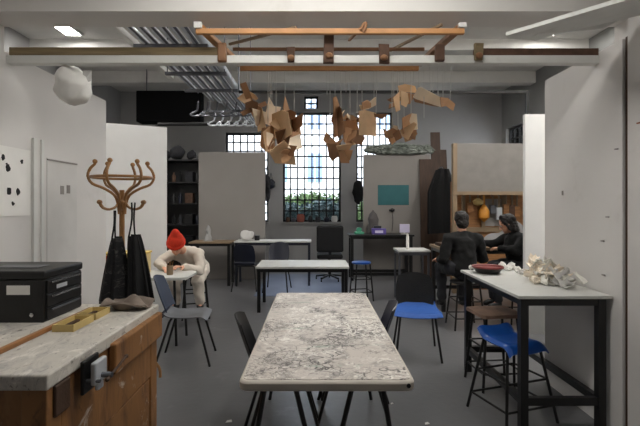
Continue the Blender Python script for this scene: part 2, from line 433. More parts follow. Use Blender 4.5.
# ================================================================== PARTITIONS
def panel(p0, p1, h, th, m, label, z0=0.):
    p0 = Vector(p0); p1 = Vector(p1); mid = (p0 + p1) / 2; d = p1 - p0
    o = thing('partition_panel', label, 'partition', (mid.x, mid.y, z0), math.atan2(d.y, d.x))
    L = d.length
    MB().bb((-L / 2, -th / 2, 0), (L / 2, th / 2, h)).build('board', m, o, bevel=.003)
    return o
pn = panel((-2.72, 5.52), (-2.03, 5.86), 2.55, .05, BRIGHT, 'bright white partition panel behind the coat stand')
MB().bb((-.40, -.031, .0), (-.375, -.026, 2.55)).build('edge_strip', PAPERG, pn)
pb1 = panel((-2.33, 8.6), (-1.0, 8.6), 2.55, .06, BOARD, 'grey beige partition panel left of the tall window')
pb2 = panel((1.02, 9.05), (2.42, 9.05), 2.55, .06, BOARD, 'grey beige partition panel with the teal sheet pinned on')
pq = panel((2.44, 5.0), (3.3, 5.0), 2.55, .05, BRIGHT, 'bright white partition panel right behind the seated people')
MB().bb((-.43, -.032, 0), (.43, -.0255, .72)).build('kick_board', DARKPL, pq)  # thin darker grey sheet over the lower part of the white panel
pa = thing('alcove_panel', 'pale grey board panel over the alcove of hanging tools', 'partition', (2.98, 7.25, 0))
MB().bb((-.58, -.03, 1.72), (.7, .03, 2.53)).build('board', mat('pale grey board', (124, 120, 116), .8), pa)
for x_ in (-.62, .68): MB().bb((x_ - .035, -.045, 0), (x_ + .035, .045, 2.53)).build('post', LWOOD, pa)
MB().bb((-.66, -.05, 1.66), (.7, .0, 1.72)).build('rail', LWOOD, pa)
MB().bb((-.58, .3, 0), (.7, .33, 1.9)).build('back_board', OAK, pa)
for q in (-.40, -.05, .3): MB().bb((q, .262, 1.1), (q + .06, .2995, 1.66)).build('tool_batten', LWOOD, pa)
MB().bb((.0, .28, 1.12), (.3, .2995, 1.6)).build('pale_board', BOARD, pa)
MB().bb((-.58, .26, 1.02), (.7, .3, 1.1)).build('shelf', LWOOD, pa)
# strip and dust marks on the near walls
tag(MB().bb((-2.12, 3.2, .3), (-2.1, 3.24, 2.0)).bb((-2.12, 3.3, .3), (-2.105, 3.33, 2.0)).build('wall_batten', BEAMW), 'pair of white vertical battens on left wall between two pinned sheets', 'batten')

# pinned sheets on the left wall
ps = thing('pinned_sheet', 'white sheet with black ink blots pinned on the left wall', 'sheet', (-2.121, 3.03, 1.78))
MB().bb((0, -.2, -.36), (.006, .15, .12)).build('paper', PAPER, ps)
for px, py, rr in ((2, 157, 2.4), (7, 168, 3.0), (8, 191, 3.2), (17, 192, 2.6), (21, 162, 1.7), (12, 204, 1.8), (6, 164, 1.2)):
    Y = 2.12 * F / (VX - px); p = at(px, py, Y); p.x = -2.113
    b = MB(); k = 11
    b.plate([p + Vector((0, (rr + random.uniform(-.8, .8)) / F * Y * 1.0 * math.cos(2 * PI * i / k), (rr * 1.25 + random.uniform(-.8, .8)) / F * Y * math.sin(2 * PI * i / k))) for i in range(k)], .004)
    b.build('ink_blot', INK, ps, world=True)
pd = thing('pinned_sheet', 'tall off white sheet with faint sketch beside the toolbox', 'sheet', (-2.121, 3.6, 1.6))
MB().bb((0, -.22, -.62), (.006, .2, .27)).build('paper', PAPERG, pd)
MB().bb((.006, -.22, .25), (.012, .2, .262)).build('top_edge', BOARD, pd)
for dy, dz in ((-.02, .02), (.07, .03)): MB().bb((.006, dy - .025, dz - .035), (.008, dy + .025, dz + .035)).build('sketch', BOARD, pd)
# small pencil and hole marks on the right wall, each a tiny fixing
for i, (px, py) in enumerate(((617, 149), (563, 193), (608, 217), (603, 241), (604, 275), (637, 123))):
    Y = 1.95 * F / (px - VX); p = at(px, py, Y)
    xw = 1.95 if px < 620 else 1.965
    lab = ['small grey hook high on the right wall near its edge', 'small smudged fixing on the right wall above the crumpled paper', 'small grey fixing on the right wall midway up', 'small grey fixing on right wall a hand above the table', 'small grey fixing just above the worktable corner', 'small brown screw on the near right pillar'][i]
    tag(MB().box((xw - .004, p.y, p.z), (.008, .028 if i != 1 else .012, .008 if i != 1 else .035)).build('wall_fixing', BOARD if i < 5 else OAKR), lab, 'fixing')

# crumpled white paper bag hung on the left
wb = MB().sph((0, 0, 0), .128, 3, (1, .9, 1.02)).crumple(.03, 9, 3.).crumple(.012, 26, 9.)
o = thing('paper_lantern', 'crumpled white paper bag hanging from beam over left wall', 'paper', at(73, 86, 3.05))
wb.build('bag', PAPER, o, smooth=True)
MB().plate([at(83, 70, 3.0), at(92, 70, 3.0), at(91, 81, 3.02), at(82, 84, 3.0)], .006).build('folded_corner', PAPERG, o, world=True)
MB().cyl((0, -.03, .11), (0, -.08, .17), .002, n=6).build('string', STRING, o)

# ================================================================== TABLES
def table(name, label, W, D, H, top_m, leg_m, loc, rz=0, th=.03, leg=.03, rails=(), rc=.0, group=None, apron=True, square=True):
    o = thing(name, label, 'table', loc, rz, group)
    if rc: MB().rrect(W, D, H - th, H, rc).build('tabletop', top_m, o, bevel=.004)
    else: MB().bb((-W / 2, -D / 2, H - th), (W / 2, D / 2, H)).build('tabletop', top_m, o, bevel=.004)
    ix, iy = W / 2 - leg, D / 2 - leg
    for sx in (-1, 1):
        for sy in (-1, 1):
            if square: MB().box((sx * ix, sy * iy, (H - th) / 2), (leg, leg, H - th - .0005)).build('leg', leg_m, o)
            else: MB().cyl((sx * ix, sy * iy, 0), (sx * ix, sy * iy, H - th), leg / 2).build('leg', leg_m, o)
    if apron:
        a = MB(); zz = H - th - .025
        for s in (-1, 1): a.box((0, s * iy, zz), (2 * ix - leg, leg * .8, .049)); a.box((s * ix, 0, zz), (leg * .8, 2 * iy - leg, .049))
        a.build('frame', leg_m, o)
    for (z, kind) in rails:
        if 'f' in kind: MB().box((0, -iy, z), (2 * ix - leg, leg * .8, leg)).build('stretcher', leg_m, o)
        if 'b' in kind: MB().box((0, iy, z), (2 * ix - leg, leg * .8, leg)).build('stretcher', leg_m, o)
        if 's' in kind:
            for s in (-1, 1): MB().box((s * ix, 0, z), (leg * .8, 2 * iy - leg, leg)).build('stretcher', leg_m, o)
    return o

# main folding table
MT_Y0, MT_Y1 = 1.845, 3.70
mt = thing('folding_table', 'long white folding table stained with paint in the middle', 'table', (.052, (MT_Y0 + MT_Y1) / 2, 0))
w_, d_ = .768, MT_Y1 - MT_Y0
MB().rrect(w_, d_, .69, .737, .045, 8).build('table_body', FOLDP, mt, bevel=.012, smooth=True)
MB().rrect(w_ - .03, d_ - .03, .7372, .740, .035, 8).build('tabletop', FOLDTOP, mt, bevel=.0012)
MB().cyl((w_ / 2 - .032, -d_ / 2 - .002, .718), (w_ / 2 - .032, -d_ / 2 + .01, .718), .0095, n=14).build('corner_hole', INK, mt)
for yy in (-.72, .52):
    for xx_ in (-.22, .2):
        for s in (-1, 1):
            MB().tube([(xx_ + s * .03, yy, .69), (xx_ + s * .07, yy, .64), (xx_ + s * .30 * (.75 if s * xx_ < 0 else .6), yy, .0)], .0125, 10, smooth=0).build('leg', BLACKM, mt)
    MB().cyl((-.3, yy, .66), (.3, yy, .66), .012).build('crossbar', BLACKM, mt)

# right work table
wt = table('work_table', 'tall white topped worktable with black steel frame against right wall', .612, 1.12, .905, WTOP, BLACKM, (1.633, 3.345, 0), th=.022, leg=.05, rails=((.2, 'fbs'),))
tm = table('work_table', 'white topped table with black legs behind the stained table', 1.3, .72, .64, WTOP, BLACKM, (-.175, 6.27, 0), th=.03, leg=.045)
tl1 = table('work_table', 'beige wooden table at the foot of left partition panel', .78, .5, .81, LWOOD, BLACKM, (-1.93, 8.1, 0), th=.03, leg=.05)
tl2 = table('work_table', 'long bluish white table below the tall window left side', 1.42, .5, .825, WTOP, NAVY, (-.78, 8.1, 0), th=.028, leg=.04)
tr = table('work_table', 'black framed table with grey top under the teal sheet', 1.28, .52, .905, BLACKP, BLACKM, (1.31, 8.65, 0), th=.035, leg=.06, rails=((.13, 'fb'),))
tw = table('side_table', 'small white table with upright white tube near right partition', .5, .42, .80, WTOP, STEELD, (1.52, 6.75, 0), th=.03, leg=.028)
tag(MB().lathe([(.022, 0), (.024, .01), (.024, .2), (.018, .215), (.018, .235)], (1.44, 6.66, .8005), 14).build('plastic_tube', PAPER, smooth=True), 'upright white tube standing on small white table', 'tube')
tb_ = table('work_bench', 'long wooden workbench where two people in black sit', 1.6, .6, .9, LWOOD, BLACKM, (2.55, 6.25, 0), th=.04, leg=.05, rails=((.25, 'b'),))
tsm = thing('side_table', 'small white rounded table in front of the person in red hat', 'table', (-1.83, 4.72, 0))
MB().rrect(.96, .5, .705, .735, .1, 6).build('tabletop', WTOP, tsm, bevel=.005)
for sx in (-.40, .36):
    for sy in (-.18, .18): MB().cyl((sx, sy, 0), (sx * .92, sy * .9, .705), .014, n=10).build('leg', BLACKM, tsm)

# ================================================================== CHAIRS
def poly_shell_seat(w=.40):
    def fn(u, v):
        x = (u - .5) * w * (1 - .12 * v); y = .2 - v * .4
        z = .44 + .018 * (2 * abs(u - .5)) ** 2 - .012 * math.sin(PI * v) - .035 * max(0, (.18 - v) / .18) ** 2 + .03 * max(0, (v - .82) / .18) ** 2
        return (x, y, z)
    return MB().grid(fn, 10, 12, .008)
def poly_shell_back(w=.39, h=.32, z0=.50, y0=-.205, lean=.11):
    def fn(u, v):
        ww = w * (1 - .2 * v ** 3 - .1 * (1 - v) ** 2)
        a = (u - .5) * 2
        return ((u - .5) * ww, y0 - lean * v + .045 * a * a - .0, z0 + h * v - .03 * a * a * v)
    return MB().grid(fn, 10, 8, .008)
def chair(label, loc, rz, seat_m, back_m, leg_m=BLACKM, link=True, seat_w=.40, cat='chair', group=None):
    """school type chair; its front faces +Y of the root"""
    o = thing('plastic_chair', label, cat, loc, rz, group)
    poly_shell_seat(seat_w).build('seat', seat_m, o, smooth=True)
    (poly_shell_back() if link else poly_shell_back(.41, .33, .445, -.2, .10)).build('backrest', back_m, o, smooth=True)
    if link:
        MB().grid(lambda u, v: ((u - .5) * (.34 + .02 * v), -.195 - .012 * math.sin(v * PI) - .004 * v, .452 + .055 * v), 8, 4, .008).build('shell_bend', back_m, o, smooth=True)
    for sx in (-1, 1):
        MB().tube([(sx * .13, .11, .425), (sx * .165, .12, .41), (sx * .215, .235, .0)], .011, 8, smooth=0).build('leg', leg_m, o)
        MB().tube([(sx * .13, -.13, .428), (sx * .165, -.14, .41), (sx * .215, -.265, .0)], .011, 8, smooth=0).build('leg', leg_m, o)
        if not link: MB().tube([(sx * .15, -.12, .43), (sx * .155, -.2, .45), (sx * .16, -.225, .52), (sx * .15, -.262, .70)], .010, 8).build('back_upright', leg_m, o)
    MB().cyl((-.14, .11, .423), (.14, .11, .423), .010).cyl((-.14, -.13, .426), (.14, -.13, .426), .010).build('seat_frame', leg_m, o)
    return o
c1 = chair('slate grey plastic chair with black legs beside the coat stand', (-1.23, 4.15, 0), math.radians(-84), SLATE, SLATED)
chair('blue seated chair with black back right of the stained table', (1.02, 4.3, 0), math.radians(172), BLUES, BLACKF, link=False, seat_w=.46)
chair('dark chair tucked at left side of the stained table', (-.185, 2.70, 0), math.radians(-84), BLACKP, BLACKP)
chair('navy chair tucked at right side of the stained table', (.265, 3.04, 0), math.radians(84), NAVY, NAVY)
chair('navy plastic chair turned away at the beige table', (-1.22, 7.6, 0), math.radians(0), NAVY, NAVY)
chair('blue seat chair under the long bluish white table', (-.66, 7.45, 0), math.radians(176), BLUE, NAVY)

# padded office chair by the window
oc = thing('office_chair', 'black padded office chair in front of the tall window', 'chair', (.29, 8.3, 0))
MB().bb((-.26, -.07, .58), (.26, .02, 1.09)).build('backrest', BLACKF, oc, bevel=.035)
MB().bb((-.25, -.02, .44), (.25, .45, .53)).build('seat', BLACKF, oc, bevel=.03)
MB().bar((0, -.0, .47), (0, -.03, .75), .06, .02).build('back_support', BLACKP, oc)
MB().cyl((0, .2, .1), (0, .2, .44), .03).build('column', BLACKM, oc)
for i in range(5):
    a = 2 * PI * i / 5 + .3
    q = MB().bar((0, .2, .11), (.28 * math.cos(a), .2 + .28 * math.sin(a), .07), .04, .03).build('leg', BLACKP, oc)
    MB().cyl((.28 * math.cos(a) - .012, .2 + .28 * math.sin(a), .03), (.28 * math.cos(a) + .012, .2 + .28 * math.sin(a), .03), .03).build('caster', BLACKP, q)

# stools
def stool(label, loc, rz, H, seat_m, round_=True, w=.34, d=.3, leg_m=BLACKM):
    o = thing('stool', label, 'stool', loc, rz)
    if round_: MB().lathe([(w / 2 - .01, H - .03), (w / 2, H - .025), (w / 2, H - .006), (w / 2 - .01, H)], n=24).build('seat', seat_m, o, smooth=True)
    else: MB().rrect(w, d, H - .03, H, .03).build('seat', seat_m, o, bevel=.005)
    tops = []
    for sx in (-1, 1):
        for sy in (-1, 1):
            p0 = Vector((sx * w * .36, sy * (d if not round_ else w) * .36, H - .03)); p1 = Vector((sx * w * .5, sy * (d if not round_ else w) * .5, 0))
            MB().cyl(p1, p0, .011, n=10).build('leg', leg_m, o); tops.append((p1, p0))
    for z in (.14, .34):
        def pt(k): 
            a, b = tops[k]; return a + (b - a) * (z / (H - .03))
        r = MB()
        for i, j in ((0, 1), (1, 3), (3, 2), (2, 0)): r.cyl(pt(i), pt(j), .008, n=8)
        r.build('rung_ring', leg_m, o)
    return o
stool('stool with worn wooden seat at the white topped worktable', (1.50, 3.58, 0), .1, .615, mat('worn stool seat', (132, 106, 90), .6, var=.3, scale=8, dirt=(90, 64, 48), dscale=6), False, .36, .32)
stool('blue topped stool between window tables and right partition', (.73, 6.75, 0), .2, .6, BLUE, True, .3)
stool('black stool carrying the person in the red hat', (-1.60, 5.73, 0), .3, .56, BLACKP, True, .34)
stool('black stool carrying the person in black with back turned', (1.84, 5.25, 0), 0, .57, BLACKP, True, .36)
stool('black stool carrying the person beside the white panel', (2.62, 5.5, 0), 0, .60, BLACKP, True, .36)
# blue high stool with moulded saddle seat
hs = thing('high_stool', 'tall stool with shiny bright blue moulded seat at the worktable', 'stool', (1.40, 3.06, 0), math.radians(18))
def hs_fn(u, v):
    a = (u - .5) * 2; x = a * .185 * (1 - .08 * v); y = -.19 + .38 * v
    z = .56 + .02 * a * a - .012 * math.sin(v * PI) - .06 * max(0, (.22 - v) / .22) ** 2 + .05 * max(0, (v - .78) / .22) ** 1.5 - .03 * max(0, abs(a) - .8) / .2
    return (x, y, z)
hs.scale = (.9, .9, .97)
MB().grid(hs_fn, 14, 14, .008).build('seat', BLUE, hs, smooth=True)
hl = []
for sx in (-1, 1):
    for sy in (-1, 1):
        p1 = Vector((sx * .24, sy * .22, 0)); p0 = Vector((sx * .15, sy * .13, .535))
        MB().cyl(p1, p0, .0115, n=10).build('leg', BLACKM, hs); hl.append((p1, p0))
for z in (.12, .3):
    r = MB()
    pt = lambda k: hl[k][0] + (hl[k][1] - hl[k][0]) * (z / .535)
    for i, j in ((0, 1), (1, 3), (3, 2), (2, 0)): r.cyl(pt(i), pt(j), .0085, n=8)
    r.build('rung_ring', BLACKM, hs)
MB().cyl((-.15, .13, .53), (.15, .13, .53), .01).cyl((-.15, -.13, .53), (.15, -.13, .53), .01).build('seat_frame', BLACKM, hs)

# ================================================================== WORKBENCH (left front)
BX0, BX1, BY0, BY1, BZ = -2.08, -1.02, 1.63, 2.8, .85
wbch = thing('carpenter_bench', 'old brown carpenter bench with paint splashed top in left foreground', 'workbench', ((BX0 + BX1) / 2, (BY0 + BY1) / 2, 0))
MB().bb((BX0, BY0, BZ - .062), (BX1, BY1, BZ)).build('benchtop', BENCHTOP, wbch, world=True, bevel=.008)
for xx_ in (BX0 + .05, BX1 - .06):
    for yy in (BY0 + .06, BY1 - .06):
        MB().bb((xx_ - .05, yy - .05, 0), (xx_ + .05, yy + .05, BZ - .0625)).build('leg', BENCHSIDE, wbch, world=True, bevel=.006)
MB().bb((BX0 + .1, BY0 + .04, .12), (BX1 - .11, BY0 + .08, BZ - .07)).build('front_panel', BENCHSIDE, wbch, world=True, bevel=.004)
MB().bb((BX1 - .05, BY0 + .11, .42), (BX1 - .012, BY1 - .11, BZ - .064)).build('side_panel', BENCHSIDE, wbch, world=True, bevel=.004)
MB().bb((BX1 - .05, BY0 + .11, .08), (BX1 - .02, BY1 - .11, .405)).build('side_panel', BENCHSIDE, wbch, world=True, bevel=.004)
MB().bb((BX1 - .012, BY0 + .05, BZ - .19), (BX1 + .004, BY0 + .15, BZ - .064)).build('end_block', OAKD, wbch, world=True, bevel=.006)
MB().bb((BX1 - .012, BY0 + .5, BZ - .2), (BX1 + .03, BY1 - .02, BZ - .045)).build('side_rail', BENCHSIDE, wbch, world=True, bevel=.01)
MB().bb((BX0 + .06, BY0 + .1, .1), (BX1 - .06, BY1 - .1, .13)).build('lower_shelf', OAKD, wbch, world=True)
# vise
vz = thing('bench_vise', 'dark steel vise with worn silver jaw clamped to side of bench', 'vise', (BX1, 1.90, .765))
MB().bb((.014, -.07, -.085), (.03, .065, .06)).build('rear_jaw', BLACKM, vz, bevel=.006)
MB().bb((.05, -.055, -.05), (.075, .05, .05)).bb((.05, -.02, -.085), (.07, .03, -.05)).build('front_jaw', STEEL, vz, bevel=.008)
MB().cyl((.045, 0, -.02), (.12, 0, -.02), .012).build('screw', STEELD, vz)
for q in (-.045, .04): MB().cyl((.03, q, -.03), (.09, q, -.03), .008).build('guide_rod', STEELD, vz)
MB().cyl((.112, -.03, -.03), (.112, .16, .005), .006).sph((.112, -.03, -.03), .01).sph((.112, .16, .005), .01).build('handle', OAKD, vz)

# toolbox
tx = thing('tool_chest', 'black metal tool chest with silver drawer handles standing on bench', 'toolbox', (-1.49, 2.35, BZ))
MB().bb((-.62, .0, .0), (0, .38, .235)).build('body', BLACKM, tx, bevel=.006)
MB().bb((-.63, -.008, .238), (.008, .388, .285)).build('lid', BLACKM, tx, bevel=.012)
for z0, z1 in ((.012, .075), (.083, .15), (.158, .228)):
    d = MB().bb((.0005, .02, z0), (.01, .365, z1)).build('drawer', BLACKP, tx, bevel=.003)
    MB().bb((.0105, .05, z1 - .018), (.02, .335, z1 - .008)).build('handle', CHROME if z0 > .05 else STEELD, d, bevel=.002)
    if z0 > .1: MB().bb((.0105, .10, z0 + .012), (.014, .20, z0 + .034)).build('bracket', STEEL, d)
MB().bb((-.2, -.006, .155), (-.075, -.0005, .205)).build('name_plate', PAPER, tx)
MB().lathe([(.012, 0), (.012, .012), (.006, .018)], (0, 0, 0), 12).build('lock', CHROME, tx).matrix_basis = Matrix.Translation((-.06, -.001, .045)) @ Matrix.Rotation(PI / 2, 4, 'X')
MB().bb((-.36, .1, .286), (-.1, .22, .289)).build('lid_tray', STEELD, tx)

# things on the bench
tag(MB().bb((-1.385, 1.7, BZ + .0005), (-1.36, 2.62, BZ + .022)).build('wood_batten', OAK, bevel=.003), 'long brown wooden batten lying on bench along the tool chest', 'batten')
for i, (x0, y0, l, lab) in enumerate(((-1.34, 2.18, .20, 'nearer yellowed wooden tray on bench beside brown batten'), (-1.34, 2.40, .17, 'further yellowed wooden tray on bench beside brown batten'))):
    o = thing('wooden_tray', lab, 'tray', (x0, y0, BZ + .0005))
    MB().bb((0, 0, 0), (.11, l, .006)).build('base', YWOOD, o)
    MB().bb((0, 0, .006), (.008, l, .035)).bb((.102, 0, .006), (.11, l, .035)).bb((.008, 0, .006), (.102, .008, .035)).bb((.008, l - .008, .006), (.102, l, .035)).build('rim', YWOOD, o)
    MB().bb((.03, .03, .006), (.05, l - .03, .02)).build('blade', OAKD, o)
cl = MB().grid(lambda u, v: (-1.30 + .26 * u, 2.58 + .2 * v, BZ + .034 + .03 * math.sin(u * 9 + v * 4) * math.sin(v * PI) + .022 * math.sin(v * 12 + u * 3) * math.sin(u * PI)), 24, 14, .012)
tag(cl.build('folded_cloth', mat('grey brown rag', (124, 112, 102), .95, var=.2, scale=12), smooth=True), 'crumpled grey brown rag on far corner of the bench', 'cloth')

# ================================================================== COAT STAND WITH APRONS
CS = Vector((-1.61, 3.57, 0))
cs = thing('coat_stand', 'bentwood coat stand with ring of curved hooks', 'coat stand', CS)
MB().tube([(0, 0, .18), (0, 0, .6), (0, 0, 1.1), (0, 0, 1.62)], lambda t: .026 - .006 * t, 14).build('pole', BENTW, cs, smooth=True)
MB().tube([(.235 * math.cos(2 * PI * i / 24), .235 * math.sin(2 * PI * i / 24), 1.725) for i in range(24)], .011, 8, closed=True, smooth=2).build('ring', BENTW, cs, smooth=True)
for i in range(6):
    a = 2 * PI * i / 6 + .5; c_, s_ = math.cos(a), math.sin(a)
    P = [(.022, 1.42), (.03, 1.5), (.06, 1.58), (.14, 1.635), (.22, 1.67), (.252, 1.73), (.235, 1.79), (.205, 1.825), (.20, 1.84)]
    h = MB().tube([(r * c_, r * s_, z) for r, z in P], .0115, 8).build('hook', BENTW, cs, smooth=True)
    MB().sph((.20 * c_, .20 * s_, 1.85), .02).build('knob', BENTW, h, smooth=True)
    if i % 2 == 0 or True:
        P = [(.024, 1.55), (.05, 1.485), (.11, 1.46), (.165, 1.475), (.19, 1.51)]
        a2 = a + .45; c2, s2 = math.cos(a2), math.sin(a2)
        h = MB().tube([(r * c2, r * s2, z) for r, z in P], .010, 8).build('lower_hook', BENTW, cs, smooth=True)
        MB().sph((.192 * c2, .192 * s2, 1.52), .0185).build('knob', BENTW, h, smooth=True)
for i in range(4):
    a = 2 * PI * i / 4 + .4; c_, s_ = math.cos(a), math.sin(a)
    MB().tube([(.02 * c_, .02 * s_, .62), (.05 * c_, .05 * s_, .42), (.2 * c_, .2 * s_, .22), (.29 * c_, .29 * s_, .1), (.3 * c_, .3 * s_, .012)], .0125, 8).build('leg', BENTW, cs, smooth=True)
MB().tube([(.2 * math.cos(2 * PI * i / 20), .2 * math.sin(2 * PI * i / 20), .2) for i in range(20)], .01, 8, closed=True, smooth=2).build('base_ring', BENTW, cs, smooth=True)

def apron(label, top, w_top, w_bot, length, lean, m, strap_tops, seed):
    o = thing('apron', label, 'apron', top)
    def fn(u, v):
        w = w_top + (w_bot - w_top) * v ** .8
        a = (u - .5) * 2
        return (a * w / 2 + lean * v, .02 * math.sin(a * 7 + seed + v * 2) * (.3 + v) - .05 * (1 - a * a) * (.4 + .6 * v), -length * v + .01 * math.sin(a * 5 + seed) * v)
    MB().grid(fn, 22, 16, .012).build('cloth', m, o, smooth=True)
    MB().grid(lambda u, v: tuple(Vector(fn(u, v)) + Vector((0, .055 + .04 * v, .01))), 16, 12, .012).build('back_fold', m, o, smooth=True)
    for q in strap_tops:
        MB().tube([Vector((q[0] * .3 if False else (q[2]), -.02, -.005)), Vector((q[0] * .6, 0, q[1] * .5)), Vector((q[0], 0.01, q[1]))], .007, 6).build('strap', m, o)
    return o
APM = stained('printed black apron', (26, 26, 28), [((84, 82, 80), 9, .54, .66, (1, 1, 2.2), 4.)], .9)
apron('grey printed black apron hanging on nearer side of coat stand', at(115, 238, 3.43), .05, .235, .52, -.02, APM, ((-.01, .22, -.015), (.0, .22, .012)), .4)
apron('plain black apron hanging by long straps from coat stand', at(133, 236, 3.45), .075, .20, .56, .05, BLACKF, ((-.015, .27, -.025), (.012, .27, .025)), 2.1)

# box and cup on small table
bx = thing('storage_tub', 'cream tub with red side on small table behind coat stand', 'box', (-2.06, 4.72, .7355))
MB().bb((-.22, -.14, 0), (.2, .14, .22)).build('tub', mat('cream card', (214, 194, 140), .7), bx, bevel=.01)
MB().bb((-.235, -.145, .1), (-.12, .145, .215)).build('label_strip', mat('faded red card', (166, 70, 52), .7), bx, bevel=.006)
MB().bb((-.23, -.15, .22), (.21, .15, .245)).build('lid', mat('yellow lid', (206, 178, 96), .6), bx, bevel=.008)
cu = thing('glass_jar', 'glass jar of brushes on small white table by red hat', 'jar', (-1.58, 4.66, .7355))
MB().lathe([(.03, 0), (.034, .005), (.034, .1), (.03, .1), (.028, .01), (.0, .008)], n=16).build('jar', LWOOD, cu, smooth=True)
for i in range(4): MB().cyl(((i - 1.5) * .008, 0, .02), ((i - 1.5) * .022, .01 * (i % 2), .15), .003, n=6).build('brush', OAK, cu)

# ================================================================== HANGING WOODEN FRAME + STRINGS
FZ = 2.6
nearL, nearR = Vector((-.735, 2.70, 2.59)), Vector((.925, 2.70, 2.59))
farL, farR = Vector((-.60, 3.43, 2.59)), Vector((.83, 3.43, 2.59))
hf = thing('wooden_rack', 'amber wooden batten frame resting on white beam holding cardboard mobiles', 'frame', (.1, 3.06, 2.59))
def pole(p, q, m, w=.026, h=.03, nm='batten'): MB().bar(p, q, w, h).build(nm, m, hf, world=True, bevel=.003)
pole(nearL + Vector((-.015, 0, .0)), nearR + Vector((.015, 0, .0)), CANE, .03, .034)
pole(farL, farR, CANE, .028, .036)
up = Vector((0, 0, .035))
pole(nearL + up, farL + up * .9, CANE, .05, .03); pole(nearR + up, farR + up * .9, CANED, .05, .03)
pole(Vector((-.6, 3.13, 2.60)) + up, Vector((.80, 3.13, 2.60)) + up, CANED, .022, .022)
for (a, b) in (((-.62, 3.1, 2.66), (-.12, 2.74, 2.635)), ((.24, 3.02, 2.66), (.32, 2.68, 2.635)), ((.56, 3.2, 2.65), (.80, 2.7, 2.635))):
    pole(a, b, CANED if a[0] > 0 and a[0] < .5 else LWOOD, .018, .018, 'brace')
MB().box((nearL + Vector((0, -.0, .035))), (.05, .05, .04)).build('end_cap', PAPERG, hf, world=True, bevel=.004)
MB().box((nearR + Vector((0, -.0, .035))), (.05, .05, .03)).build('end_cap', PAPERG, hf, world=True, bevel=.004)
for px, w_, z0, z1, m in ((222, .06, 2.47, 2.60, CANED), (440, .065, 2.475, 2.59, CLIP)):
    X = (px - VX) / F * 2.91
    MB().bb((X - w_ / 2, 2.9, z0), (X + w_ / 2, 2.934, z1)).build('bracket', m, hf, world=True, bevel=.008)
for px, w_, y0, y1 in ((291, .052, 47, 62), (329, .07, 34, 63), (384, .072, 43, 63), (479, .06, 43, 60)):
    X = (px - VX) / F * 2.91
    z1 = CH - (y0 - VY) / F * 2.91; z0 = CH - (y1 - VY) / F * 2.91
    lab = {291: 'small dark brown card strap hooked over white beam', 329: 'tall brown card strap hooked over middle of white beam', 384: 'wide brown card strap over white beam right of the tall one', 479: 'ochre rag knotted over the white beam near right wall'}[px]
    o = thing('beam_strap', lab, 'strap', (X, 2.92, z1))
    b = MB().bb((-w_ / 2, -.012, z0 - z1), (w_ / 2, .012, 0))
    b.crumple(.012, 14, px).build('strap', CLIP if px != 479 else OLDWOOD, o, bevel=.004)
    MB().sph((0, -.018, (z0 - z1) * .75), .022, 2, (1.2, .6, 1)).build('knot', CB3, o, smooth=True)
curl = MB().tube([at(361, 30, 2.68), at(363, 25, 2.68), at(366, 23, 2.68), at(365, 29, 2.66), at(363, 32, 2.66)], .01, 6)
tag(curl.build('paper_curl', CB3), 'brown curl of card sticking up from near batten', 'card')

# cardboard mobiles. each entry: pixel outline, depth, depth tilt, material
def mobile(label, pieces, strings, Y, extra=4):
    allp = [at(p[0], p[1], Y) for pc in pieces for p in pc[0]]
    top = max(allp, key=lambda v: v.z)
    o = thing('cardboard_mobile', label, 'mobile', (sum(p.x for p in allp) / len(allp), Y, top.z))
    for pc in pieces:
        P, dy, tilt, m = pc[:4]
        cx_ = sum(p[0] for p in P) / len(P); cy_ = sum(p[1] for p in P) / len(P)
        pts = [at(p[0], p[1], Y + dy + tilt[0] * (p[0] - cx_) / 100 + tilt[1] * (p[1] - cy_) / 100) for p in P]
        MB().plate(pts, .005).build('cardboard_piece', m, o, world=True)
    rnd = random.Random(len(label))
    for k in range(extra):
        pc = rnd.choice(pieces)[0]
        cx_ = sum(p[0] for p in pc) / len(pc) + rnd.uniform(-5, 5); cy_ = sum(p[1] for p in pc) / len(pc) + rnd.uniform(-5, 5)
        c = at(cx_, cy_, Y + rnd.uniform(-.12, .10)); E = Euler((rnd.uniform(-1, 1) + PI / 2, rnd.uniform(-3, 3), rnd.uniform(-1, 1))).to_matrix()
        a, b_ = rnd.uniform(.04, .075), rnd.uniform(.02, .045)
        MB().plate([c + E @ Vector(q) for q in ((-a, -b_, 0), (a * .7, -b_ * 1.1, 0), (a, b_ * .2, 0), (a * .3, b_, 0), (-a * .8, b_ * .8, 0))], .005).build('cardboard_piece', rnd.choice((CB1, CB2, CB2, CB3, CB4)), o, world=True)
    for (px, ty, dy, ybot) in strings:
        pb = at(px, ybot, Y + dy)
        pt = Vector((pb.x, Y, 2.60))
        MB().cyl(pb, pt, .0028, n=6).build('string', STRING, o, world=True)
    return o
FY = 3.43
mobile('leftmost cardboard mobile with crossed sticks and a pale star sheet', [
    ([(240, 84), (246, 82), (258, 114), (253, 117)], 0, (.5, .6), CB2),
    ([(240, 112), (265, 101), (267, 105), (243, 116)], -.05, (.8, 0), CB3),
    ([(252, 108), (266, 112), (269, 97), (274, 106), (281, 107), (278, 117), (272, 120), (274, 128), (262, 122), (256, 126)], .05, (1.0, .5), CB4),
    ([(256, 104), (262, 108), (266, 128), (258, 132)], -.03, (-.9, .3), CB1)], [(247, 0, 0, 88), (272, 0, .05, 100), (270, 0, .0, 104)], FY)
